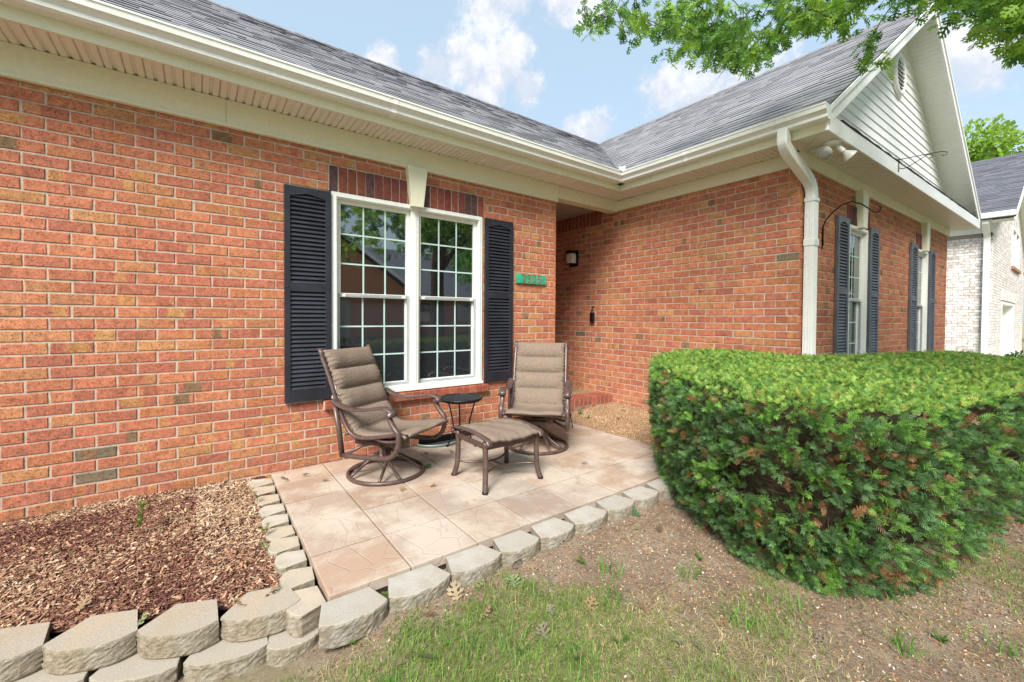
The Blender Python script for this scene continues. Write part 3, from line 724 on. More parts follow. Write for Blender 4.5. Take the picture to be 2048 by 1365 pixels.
# ------------------------------------------------------------------ fixtures
# floodlight under the wing eave
fb = wc(-.03, -.25, SZ)
fl_ = empty('floodlight', fb, 0, 'white twin-bulb floodlight under the soffit corner of the gabled wing', 'light')
m = MB(); m.lathe([(.062, 0), (.062, -.012), (.05, -.028), (.02, -.034)], (0, 0, 0), 24); m.build('base', WHITE, fl_)
for dx, dirv in ((-.035, Vector((-.72, -.05, -.62))), (.04, Vector((.55, -.58, -.72)))):
    d_ = dirv.normalized(); b0 = Vector((dx*.8, -dx*.55, -.03)); b1 = b0+d_*.085
    h_ = MB(); h_.tube([b0, b0+d_*.02], .009, 10); h_.lathe([(.018, 0), (.021, .01), (.021, .055), (.024, .06)], b0+d_*.018, 20, d_); hd = h_.build('lamp_holder', WHITE, fl_)
    g = MB(); g.lathe([(.018, 0), (.026, .018), (.045, .045), (.056, .062), (.058, .07), (.054, .074)], b1, 24, d_); g.build('bulb', simple('bulb_glass', (.78, .80, .76), .15), fl_)
    g = MB(); g.lathe([(.0535, .0742), (.03, .081), (.001, .084)], b1, 24, d_); g.build('lens', simple('bulb_lens', (.45, .46, .44), .2), fl_)
# porch lantern on wall B
ln = empty('wall_lantern', (BX, .82, 2.12), 0, 'small black lantern with frosted white glass on the shaded porch wall', 'light')
m = MB(); m.prism([(-.085, -.12), (.085, -.12), (.085, .12), (-.085, .12)], -.022, -.001, 'x'); m.build('back_plate', BLACKM, ln, .008)
m = MB(); m.prism([(-.06, .07), (.06, .07), (.072, .085), (.04, .115), (-.04, .115), (-.072, .085)], -.13, -.02, 'x'); m.box(-.12, -.02, -.058, .058, -.088, -.078); m.build('hood', BLACKM, ln, .003)
m = MB(); m.prism([(-.05, -.078), (.05, -.078), (.056, .02), (.045, .07), (-.045, .07), (-.056, .02)], -.115, -.022, 'x'); m.build('glass_shade', simple('frosted_glass', (.72, .70, .62), .4), ln, .006)
# key lockbox hanging from a hook
lk = empty('key_lockbox', (BX, .428, 1.28), 0, 'black key lockbox hanging from a hook on the inner brick wall', 'lockbox')
m = MB(); m.box(-.05, -.012, -.033, .033, -.115, .025); m.build('box_body', BLACKM, lk, .01)
m = MB(); m.tube([(-.03, -.02, .02), (-.03, -.02, .06), (-.03, 0, .075), (-.03, .02, .06), (-.03, .02, .02)], .005, 8); m.build('shackle', BLACKM, lk)
hk = empty('wall_hook', (BX, .428, 1.37), 0, 'tiny black hook in the brick wall above the lockbox', 'hook')
m = MB(); m.tube([(0, 0, .02), (-.02, 0, .02), (-.035, 0, .0), (-.045, 0, .012), (-.045, -.0, .03)], .005, 8); m.lathe([(.012, 0), (.012, .004)], (0, 0, .02), 12, (-1, 0, 0)); m.build('hook_rod', BLACKM, hk)
# house number plaque
pl = empty('number_plaque', (-.391, -.004, 1.662), 0, 'green painted wooden plaque carved 2305 beside the right shutter', 'sign')
PG = Mat('green_paint', (.045, .36, .23), .55).vary(14, .3); PG.bump(PG.noise(20, 5, stretch=(.4, 1, 6)), .0012)
m = MB(); m.box(-.212, .212, -.022, .0, -.052, .052); m.build('board', PG.m, pl, .003)
tm = simple('carved_wood', (.24, .085, .03), .7)
cu = bpy.data.curves.new('t', 'FONT'); cu.body = '2305'; cu.size = .132; cu.extrude = .0012; cu.align_x = 'CENTER'; cu.align_y = 'CENTER'; cu.space_character = 1.12; cu.offset = .0
to = bpy.data.objects.new('t', cu); col.objects.link(to); dg = bpy.context.evaluated_depsgraph_get(); me = bpy.data.meshes.new_from_object(to.evaluated_get(dg)); bpy.data.objects.remove(to)
me.materials.clear(); me.materials.append(tm); no = bpy.data.objects.new('numerals', me); col.objects.link(no); no.parent = pl; no.rotation_euler = (PI/2, 0, 0); no.location = (0, -.0228, .0)
m = MB()
for xx in (-.155, .155): m.lathe([(.008, 0), (.007, .003), (.001, .004)], (xx, -.022, 0), 12, (0, -1, 0))
explode(m.build('screw', BLACKM, pl))
# plant hanger hook arching from wing wall
hg = empty('plant_hook', wc(.5, 0, 1.97), 0, 'black curved plant hanger arching out of the wing wall beside the downspout', 'plant hanger')
hp = [(0, 0), (0, .19), (-.02, .25), (-.068, .309), (-.149, .376), (-.229, .392), (-.307, .352), (-.36, .30), (-.395, .262), (-.42, .25), (-.445, .262), (-.45, .29), (-.437, .305)]
ax = (MC.to_3x3() @ Vector((0, 1, 0)))
m = MB(); m.tube([ax*(p[0]-.012)+Vector((0, 0, p[1])) for p in hp], .0065, 8); m.build('arm', BLACKM, hg)
m = MB(); m.tube([ax*(-.004)+Vector((0, 0, z)) for z in (-.03, .18)], .009, 6, flat=.4); m.build('back_bar', BLACKM, hg)
# scroll bracket on the fascia
bk = empty('scroll_bracket', wc(1.55, OC-.024, 2.84), 0, 'thin black wrought scroll bracket on the gable fascia', 'plant hanger')
m = MB(); A = lambda y, z: ax*y+Vector((0, 0, z))
m.tube([A(-.003, -.01), A(-.003, .135)], .004, 6)
m.tube([A(-.003, .12), A(-.2, .112), A(-.33, .104), A(-.375, .085), A(-.37, .062), A(-.345, .058), A(-.335, .072)], .004, 6)
m.tube([A(-.003, .03), A(-.04, .012), A(-.08, .022), A(-.17, .07), A(-.23, .105), A(-.27, .09), A(-.262, .066), A(-.24, .064)], .004, 6); m.build('scroll', BLACKM, bk)

# ------------------------------------------------------------------ ground
def fbm(x, y, s=1., seed=0):
    v = 0; a = 1.
    for k in range(4):
        rs_ = np.random.default_rng(seed+k); p = rs_.uniform(0, 6.28, 6); q = rs_.normal(0, 1, (6, 2))*s*2**k
        v = v+a*sum(np.sin(q[i, 0]*x+q[i, 1]*y+p[i]) for i in range(6))/6; a *= .55
    return v
gx = np.concatenate([-np.geomspace(900, 7.2, 26), np.arange(-7, 3.0, .035), np.geomspace(3.1, 900, 60)])
gy = np.concatenate([-np.geomspace(900, 6.2, 26), np.arange(-6, -1.6, .035), np.arange(-1.5, .3, .1), np.geomspace(.5, 900, 34)])
X, Y = np.meshgrid(gx, gy)
near = (np.clip(1-np.hypot(X+2, Y+3)/7, 0, 1) > 0)*1.
def ground_z(x, y):
    return -.080-.105*np.clip((-2.75-x)/.4, 0, 1)+.009*fbm(x, y, 2.2, 3)+.006*fbm(x, y, 11, 5)*(np.hypot(x+2, y+3) < 7)-.012*np.clip(x-1.5, 0, 12)
Z = ground_z(X, Y)
def grass_mask(x, y):
    """where the lawn grows; bare soil by the blocks and under the hedge"""
    n = fbm(x, y, 2.6, 11)*.34+fbm(x, y, 8., 17)*.30
    edge = np.where(x < -2.9, -1.98-(x+2.9)*.35, np.where(x < -2.2, -2.08, -2.08-(x+2.2)*.55))
    d = edge-y
    pk = .9*np.exp(-(((x+2.3)/.8)**2+((y+2.55)/.35)**2))+.5*np.exp(-(((x+1.5)/.35)**2+((y+3.0)/.3)**2))
    return np.clip((d+n*.8-.02)/.25, 0, 1)*np.clip(.70+n*.9+pk-.55*np.clip((x+1.75)/.5, 0, 1), 0, 1.5)
G = grass_mask(X, Y)
V = np.stack([X, Y, Z], -1).reshape(-1, 3); nxp, nyp = len(gx), len(gy)
ii = (np.arange(nyp-1)[:, None]*nxp+np.arange(nxp-1)[None]).ravel(); F = np.stack([ii, ii+1, ii+1+nxp, ii+nxp], -1)
gr = np_mesh('ground', V, F, SOIL, smooth=True); gr['kind'] = 'structure'
at = gr.data.attributes.new('green', 'FLOAT', 'POINT'); far = np.hypot(X+2, Y+3) > 7
at.data.foreach_set('value', np.where(far, .9, G*.55).astype(np.float32).ravel())

def tri_blades(P, D, L_, W_, bend, colr, segs=2):
    """grass-like blades: base P, lean direction D (unit xy), length, width"""
    n = len(P); side = np.stack([-D[:, 1], D[:, 0], np.zeros(n)], -1); up = np.array([0, 0, 1.])
    Vs = []; 
    for k in range(segs+1):
        t = k/segs; h = L_*t*(1-.35*bend*t); o_ = L_*bend*t*t*.8
        c_ = P+D3(D)*o_[:, None]+up*h[:, None]; wv_ = W_*(1-t**1.6)*.5+.0002
        Vs += [c_-side*wv_[:, None], c_+side*wv_[:, None]]
    V = np.stack(Vs, 1).reshape(-1, 3); b = np.arange(n)[:, None]*(2*(segs+1)); F = []
    for k in range(segs): F.append(np.concatenate([b+2*k, b+2*k+1, b+2*k+3, b+2*k+2], 1))
    return V, np.stack(F, 1).reshape(-1, 4), np.repeat(colr, segs, 0)
def D3(D): return np.concatenate([D, np.zeros((len(D), 1))], 1)
def rand_dirs(n): a = rng.uniform(0, 2*PI, n); return np.stack([np.cos(a), np.sin(a)], -1)
# lawn blades
n = 300000; P = np.stack([rng.uniform(-4.6, 2.2, n), rng.uniform(-4.6, -1.95, n)], -1)
nn_ = fbm(P[:, 0], P[:, 1], 4.5, 23)+.7*np.exp(-(((P[:, 0]+2.45)/.6)**2+((P[:, 1]+2.6)/.35)**2)); msk = grass_mask(P[:, 0], P[:, 1])
keep = rng.random(n) < np.clip(msk*(.42+.75*np.clip(nn_+.25, 0, 1)), 0, 1); P = P[keep]; nn_ = nn_[keep]; n = len(P)
P3 = np.concatenate([P, (ground_z(P[:, 0], P[:, 1])-.004)[:, None]], 1)
green = (nn_+rng.normal(0, .35, n)) > -.12
cg_ = np.where(green[:, None], np.array([.16, .27, .06])*rng.uniform(.7, 1.6, (n, 1))+np.array([.06, .03, 0])*rng.random((n, 1)), np.array([.60, .48, .27])*rng.uniform(.6, 1.2, (n, 1)))
LL = np.where(green, rng.uniform(.015, .055, n), rng.uniform(.012, .045, n)); bend = np.where(green, rng.uniform(.3, 1.3, n), rng.uniform(1.0, 2.4, n))
V, F, C_ = tri_blades(P3, rand_dirs(n), LL, rng.uniform(.0018, .0038, n), bend, cg_)
o = np_mesh('lawn_grass', V, F, GRASS, C_); tag(o, 'patchy green and straw-coloured lawn grass in front of the patio', 'grass', kind='stuff')
n = 42000; P = np.stack([rng.uniform(-4.2, 1.5, n), rng.uniform(-4.3, -2.0, n)], -1); keep = rng.random(n) < np.clip(.35+.5*fbm(P[:, 0], P[:, 1], 3.5, 29), .08, 1); P = P[keep]; n = len(P)
P3 = np.concatenate([P, (ground_z(P[:, 0], P[:, 1])+.001)[:, None]], 1); uu = rng.random((n, 1))
C_ = np.where(uu < .6, np.array([.62, .50, .32]), np.where(uu < .85, np.array([.40, .24, .12]), np.array([.24, .28, .10])))*rng.uniform(.6, 1.2, (n, 1))
V, F, C_ = tri_blades(P3, rand_dirs(n), rng.uniform(.008, .026, n), rng.uniform(.0015, .004, n), rng.uniform(2.4, 3.6, n), C_)
V[:, 2] = np.maximum(V[:, 2], ground_z(V[:, 0], V[:, 1])+.001)
o = np_mesh('straw_thatch', V, F, GRASS, C_); tag(o, 'flattened dry straw thatch among the thin lawn', 'thatch', kind='stuff')
# broad coarse tufts
tufts = []
for (x, y) in [(-3.62, -2.02), (-3.7, -2.1), (-3.20, -2.09), (-3.0, -2.2), (-2.75, -2.12), (-2.2, -2.2), (-1.75, -2.35), (-1.9, -2.5), (-1.45, -2.6), (-1.6, -2.9), (-2.6, -2.35), (-2.45, -2.5), (-2.3, -2.65), (-1.3, -3.0), (-2.9, -2.3), (-1.2, -3.35), (-.9, -3.6)]:
    k = rng.integers(14, 34); tufts.append(np.stack([rng.normal(x, .035, k), rng.normal(y, .035, k)], -1))
P = np.concatenate(tufts); n = len(P); P3 = np.concatenate([P, (ground_z(P[:, 0], P[:, 1])-.004)[:, None]], 1)
V, F, C_ = tri_blades(P3, rand_dirs(n), rng.uniform(.05, .12, n), rng.uniform(.003, .006, n), rng.uniform(.4, 1.5, n), np.array([.11, .26, .04])*rng.uniform(.7, 1.5, (n, 1)), 4)
o = np_mesh('grass_tufts', V, F, GRASS, C_); tag(o, 'taller coarse green grass tufts along the edging blocks', 'grass', kind='stuff')

def chips(P, L_, W_, T_, colr, tilt=.35):
    """small wood chips / litter: irregular flat wedges"""
    n = len(P); a = rng.uniform(0, PI*2, n); d = np.stack([np.cos(a), np.sin(a), rng.normal(0, tilt, n)], -1); d /= np.linalg.norm(d, axis=1)[:, None]
    s = np.stack([-np.sin(a), np.cos(a), rng.normal(0, tilt, n)], -1); s /= np.linalg.norm(s, axis=1)[:, None]; u = np.cross(d, s)
    c = np.array([(-1, -.7, 0), (1, -1, 0), (.8, .8, 0), (-.9, 1, 0)]); Vs = []
    for h in (-.5, .5):
        for k in range(4):
            jx = c[k, 0]*rng.uniform(.75, 1.1, n); jy = c[k, 1]*rng.uniform(.6, 1.1, n)
            Vs.append(P+d*(jx*L_/2)[:, None]+s*(jy*W_/2)[:, None]+u*(h*T_)[:, None])
    V = np.stack(Vs, 1).reshape(-1, 3); b = np.arange(n)[:, None]*8
    F = np.stack([b+np.array(f) for f in ((4, 5, 6, 7), (0, 1, 5, 4), (1, 2, 6, 5), (2, 3, 7, 6), (3, 0, 4, 7))], 1).reshape(-1, 4)
    return V, F, np.repeat(colr, 5, 0)
# ------------------------------------------------------------------ mulch bed
def bed_z(x, y): return .004-.055*np.clip(-y/1.5, 0, 1)-.015*np.clip((x+3.6)/.4, 0, 1)*np.clip(1+y/1.5, 0, 1)+.010*fbm(x, y, 5, 31)+.006*fbm(x, y, 14, 37)
bx = np.linspace(-6.5, -3.03, 110); by = np.linspace(-2.1, .004, 70); X, Y = np.meshgrid(bx, by)
lim = np.clip(-1.66+np.clip(-3.12-X, 0, 9)*.43, -1.66, -.5)
Y2 = np.where(Y < 0, (Y/2.1)*(-lim), Y); Z = bed_z(X, Y2)
V = np.stack([X, Y2, Z], -1).reshape(-1, 3); ii = (np.arange(69)[:, None]*110+np.arange(109)[None]).ravel(); F = np.stack([ii, ii+1, ii+111, ii+110], -1)
o = np_mesh('mulch_bed', V, F, MULCH, smooth=True); o['kind'] = 'structure'
n = 42000; x = rng.uniform(-5.2, -3.12, n); t = rng.random(n)
lim = np.clip(-1.64+np.clip(-3.12-x, 0, 9)*.43, -1.64, -.5); y = lim*t-.005
P = np.stack([x, y, bed_z(x, y)+rng.uniform(.0, .012, n)], -1)
tone = fbm(x, y, 3.2, 41)*.6+rng.normal(0, .35, n)
edge = (x > -3.45)*.5+(np.abs(y) < .16)*.5
pal = np.array([(.13, .050, .044), (.19, .080, .060), (.28, .145, .095), (.42, .25, .15), (.54, .38, .24), (.60, .48, .35)])
ix = np.clip(np.floor((tone+edge+rng.normal(0, .38, n)+.85)*2.6), 0, 5).astype(int)
C_ = pal[ix]*rng.uniform(.75, 1.25, (n, 1)); Ls = rng.gamma(2.6, .0046, n)+.005
V, F, C2 = chips(P, np.clip(Ls, .006, .06), np.clip(Ls*rng.uniform(.18, .5, n), .003, .014), rng.uniform(.001, .004, n), C_)
o = np_mesh('mulch_chips', V, F, CHIP, C2); tag(o, 'dark and tan wood mulch chips in the bed by the brick wall', 'mulch', kind='stuff')
# litter on the soil: yew needles, bits and pebbles
n = 38000; x = rng.uniform(-3.6, 1.6, n); y = rng.uniform(-4.2, -2.0, n); k_ = rng.random(n) < np.clip(1.1-grass_mask(x, y), .12, 1); x, y = x[k_], y[k_]; n = len(x)
P = np.stack([x, y, ground_z(x, y)+rng.uniform(0, .006, n)], -1); u = rng.random(n)
C_ = np.where((u < .42)[:, None], np.array([.42, .20, .09]), np.where((u < .66)[:, None], np.array([.16, .10, .07]), np.where((u < .95)[:, None], np.array([.50, .38, .24]), np.array([.52, .47, .41]))))*rng.uniform(.7, 1.3, (n, 1))
Ls = np.where(u < .42, rng.uniform(.008, .022, n), rng.uniform(.004, .012, n)); Ws = np.where(u < .42, .0022, Ls*.6)
V, F, C2 = chips(P, Ls, Ws, np.where(u > .95, Ls*.5, .0015), C_)
o = np_mesh('soil_litter', V, F, DIRTBIT, C2); tag(o, 'brown needles, bark bits and small pebbles on the bare soil', 'litter', kind='stuff')

# ------------------------------------------------------------------ patio slabs, pebble walkway
m = MB(); tp = .3835; TX0, TY0 = -2.985, .10
for i in range(8):
    for j in range(5):
        x0 = TX0+i*tp; x1 = x0+tp; y1 = TY0-j*tp; y0 = y1-tp
        if j == 0: y1 = -.004
        k = random.uniform(.88, 1.1); b = random.choice([(.37, .26, .19), (.39, .28, .205), (.35, .27, .215), (.38, .30, .245)])
        if (i, j) in ((3, 3), (4, 2), (2, 1)): b = (.42, .36, .30)
        m.cur = tuple(v*k for v in b); h = random.uniform(-.003, .001); g = .0042
        if i == 3: h = min(h, -.001)
        vs = [(x0+g, y0+g, h-.002), (x1-g, y0+g, h-.002), (x1-g, y1-g, h-.002), (x0+g, y1-g, h-.002)]
        e = .004; top = [(x0+g+e, y0+g+e, h), (x1-g-e, y0+g+e, h), (x1-g-e, y1-g-e, h), (x0+g+e, y1-g-e, h)]; bt = [(p[0], p[1], -.05) for p in vs]
        m.add(top+vs+bt, [(0, 1, 2, 3)]+[(a, 4+a, 4+(a+1) % 4, (a+1) % 4) for a in range(4)]+[(4+a, 8+a, 8+(a+1) % 4, 4+(a+1) % 4) for a in range(4)])
o = m.build('patio', SLAB); o['kind'] = 'structure'
m = MB(); m.box(TX0+.01, TX0+8*tp-.01, TY0-5*tp+.01, -.001, -.11, -.018); o = m.build('patio_bed', simple('joint_sand', (.045, .035, .03), .95, .1)); o['kind'] = 'structure'
m = MB(); xs = np.linspace(TX0+8*tp+.012, BX+.004, 22); ys = np.linspace(-2.2, .18, 40); vs = []; 
for yy in ys:
    for xx in xs: vs.append((xx if yy > -1.9 else xx, yy, -.004+.085*((xx-xs[0])/(xs[-1]-xs[0]))**1.0*(1 if yy > -2.0 else .4)))
fs = [(j*22+i, j*22+i+1, (j+1)*22+i+1, (j+1)*22+i) for j in range(39) for i in range(21)]
m.add(vs, fs, True); k = 22
o = m.build('walkway', PEBBLE); o['kind'] = 'structure'
m = MB(); m.box(xs[0], BX, -2.2, -2.19, -.3, -.005); m.box(xs[0], xs[0]+.01, -2.2, .1, -.3, -.006); o = m.build('walkway_edge', CONC); o['kind'] = 'structure'
# porch floor and brick step
m = MB(); m.box(.0, BX-.001, .30, 1.64, .0, .178); o = m.build('porch_floor', PEBBLE); o['kind'] = 'structure'
st_ = empty('brick_step', (0, 0, 0), 0, 'low step of red bricks at the porch entrance', 'step')
m = MB(); nb = 15
for i in range(nb):
    a, b = .02+i*(1.098/nb), .02+(i+1)*(1.098/nb); m.cur = random.choice([(.36, .10, .065), (.31, .085, .06), (.40, .12, .075)]); m.cur2 = None; m.band = (9, 0, 0)
    yo = .055+(BX-a)*.09
    m.box(a+.004, b-.003, yo, yo+.26, .088+random.uniform(-.001, .001), .186+random.uniform(-.001, .002))
m.build('tread_brick', BRICK, st_, .004)
m = MB(); m.prism([(.018, .16), (BX-.002, .062), (BX-.002, .32), (.018, .42)], .02, .180, 'z'); m.build('step_core', simple('step_joint', (.30, .20, .16), .95, .1), st_)
m = MB()
for i in range(6):
    a = .02+i*.1832; m.cur = (.34, .095, .065); yo = .066+(BX-a-.09)*.09; m.box(a+.004, min(a+.179, BX-.003), yo-.002, yo+.1, .022, .083)
m.build('riser_brick', BRICK, st_, .004)

# ------------------------------------------------------------------ edging / retaining blocks
def block_mesh(w_, d_, h, rs, tone, skew=False):
    """tapered wall block: rough convex face towards -y, flat top at z=h; origin at the back middle"""
    bm_ = bmesh.new(); nf = 22
    fr = []
    for k in range(nf+1):
        u = k/nf*2-1; x = u*w_/2; B0 = .060 if skew else .042; bow = (1-abs(u)**3.2)*B0; fr.append((x, -d_+B0-bow))
    bk_ = [(w_*.36, 0), (-w_*.36, 0)] if not skew else [(w_/2-.068, 0), (-w_/2+.068, 0)]
    outline = fr+bk_; n = len(outline); L2 = 10
    rows = []
    for r in range(L2+1):
        z = h*r/L2; row = []
        for k, (x, y) in enumerate(outline):
            j = 0
            if k <= nf:
                j = rs.uniform(-.0022, .0022) if 0 < r < L2 else rs.uniform(-.0014, .0014)
                y2 = y+j+(.004 if r == L2 else 0)+(.006 if r == 0 else 0); x2 = x+(rs.uniform(-.003, .003) if k in (0, nf) else 0)
            else: x2, y2 = x, y
            row.append(bm_.verts.new((x2, y2, z+(rs.uniform(-.002, .002) if 0 < r < L2 else 0))))
        rows.append(row)
    for r in range(L2):
        for k in range(n): bm_.faces.new((rows[r][k], rows[r][(k+1) % n], rows[r+1][(k+1) % n], rows[r+1][k]))
    bm_.faces.new(rows[-1]); bm_.faces.new(rows[0][::-1])
    bmesh.ops.recalc_face_normals(bm_, faces=bm_.faces)
    me = bpy.data.meshes.new('block'); bm_.to_mesh(me); bm_.free()
    a = me.attributes.new('c1', 'FLOAT_VECTOR', 'FACE'); a.data.foreach_set('vector', np.tile(np.array(tone, dtype=np.float32), len(me.polygons)))
    me.materials.append(BLOCK); return me
rsb = random.Random(11)
def block(loc, rz, w_=.3, d_=.19, h=.1, label='', group='', tone=(.50, .44, .36), skew=False):
    o = bpy.data.objects.new('edging_block', block_mesh(w_, d_, h, rsb, tone, skew)); col.objects.link(o)
    o.location = loc; o.rotation_euler = (rsb.uniform(-.012, .012), rsb.uniform(-.012, .012), rz)
    bv = o.modifiers.new('bevel', 'BEVEL'); bv.width = .004; bv.segments = 2; bv.limit_method = 'ANGLE'; bv.angle_limit = R_(50)
    tag(o, label, 'edging block', group); return o
ordn = ['first', 'second', 'third', 'fourth', 'fifth', 'sixth', 'seventh', 'eighth', 'ninth', 'tenth', 'eleventh']
xb = [-3.062, -2.772, -2.462, -2.163, -1.898, -1.627, -1.333, -1.054, -.783, -.50, -.20]
for i in range(10):
    a, b = xb[i], xb[i+1]
    lab = 'pale speckled edging block in the front patio row, %s from the mulch corner' % ordn[i]
    if i == 0: lab = 'largest pale edging block at the front corner of the patio by the mulch'
    if i == 9: lab = 'edging block at the end of the front patio row, mostly hidden behind the hedge'
    block(((a+b)/2+.004, -1.822, -.012-.10), rsb.uniform(-.03, .03), b-a-.006, .178, .10, lab, 'pale blocks along the front of the patio', (.45, .43, .39) if i % 3 else (.41, .39, .35))
# column along the left of the patio, faces towards the mulch
ysd = [-.10, -.27, -.455, -.655, -.83, -1.0, -1.17, -1.34, -1.53, -1.70]
for i, yv in enumerate(ysd[:9]):
    lab = 'weathered edging block between mulch and patio, %s from the house wall' % ordn[i]
    block((-2.992-.004*i*0, yv-.02, -.014-.1-.002*(i % 3)), -PI/2+rsb.uniform(-.10, .10), .165, .15+rsb.uniform(-.01, .01), .1, lab, 'blocks between the mulch bed and the patio', rsb.choice([(.46, .40, .31), (.50, .45, .38), (.48, .40, .30)]))
block((-2.994, -1.735, -.02-.1), -PI/2+.05, .20, .15, .1, 'brownish edging block squeezed behind the corner of the raised course', 'blocks between the mulch bed and the patio', (.50, .42, .33))
block((-3.03, -.035, -.012-.1), -PI/2+.4, .13, .13, .1, 'small edging block tucked against the house wall at the patio corner', 'blocks between the mulch bed and the patio', (.52, .48, .42))
# raised course and the course under it, on the mulch side
up = [(-3.187, -1.555, -.25, .296), (-3.445, -1.478, -.43, .290), (-3.722, -1.362, -.38, .296), (-3.995, -1.252, -.38, .292), (-4.26, -1.130, -.46, .292), (-4.51, -.995, -.50, .292)]
for i, (x, y, rz, w_) in enumerate(up):
    # x,y = back middle of the top
    lab = ('upper tan retaining block nearest the patio' if i == 0 else 'upper tan retaining block, %s from the patio end' % ordn[i])
    block((x, y, -.02-.092), rz, w_, .205, .092, lab, 'raised tan blocks in front of the mulch bed', (.39, .32, .235) if i % 2 else (.43, .35, .26), True)
lo = [(-3.108, -1.655, -.08, .20), (-3.300, -1.595, -.30, .285), (-3.570, -1.495, -.41, .285), (-3.845, -1.375, -.40, .285), (-4.11, -1.262, -.44, .285), (-4.37, -1.125, -.46, .285)]
for i, (x, y, rz, w_) in enumerate(lo):
    lab = 'lower block under the raised course, %s from the patio corner' % ordn[i]
    block((x, y, -.114-.1), rz, w_, .215, .1, lab, 'lower blocks under the raised course', (.38, .34, .27))

# ------------------------------------------------------------------ vent well and side table, furniture
vw = empty('vent_well', (-1.545, 0, 0), 0, 'low half-round metal well in front of a dark foundation vent by the wall', 'vent')
m = MB(); ar = [(-.225+0*0, -.0, .0)]; 
arc = [(.225*math.cos(a), -.17*math.sin(a), .018) for a in np.linspace(PI, 0, 25)]
m.tube(arc, .010, 8); m.prism([(a*.99, b*.99) for a, b, _ in arc]+[(a*.93, b*.93) for a, b, _ in arc[::-1]], -.04, .016, 'z')
m.build('rim', simple('galvanised', (.33, .42, .38), .45, metal=.5), vw)
m = MB(); m.box(-.205, .205, -.010, -.001, .001, .064)
for i in range(21): m.box(-.2+i*.0193, -.19+i*.0193, -.018, -.0105, .004, .062)
m.build('grate', BLACKM, vw)
m = MB(); m.prism([(a*.97, b*.97) for a, b, _ in arc], -.012, .0015, 'z'); m.build('well_floor', simple('well_dark', (.03, .03, .035), .9), vw)

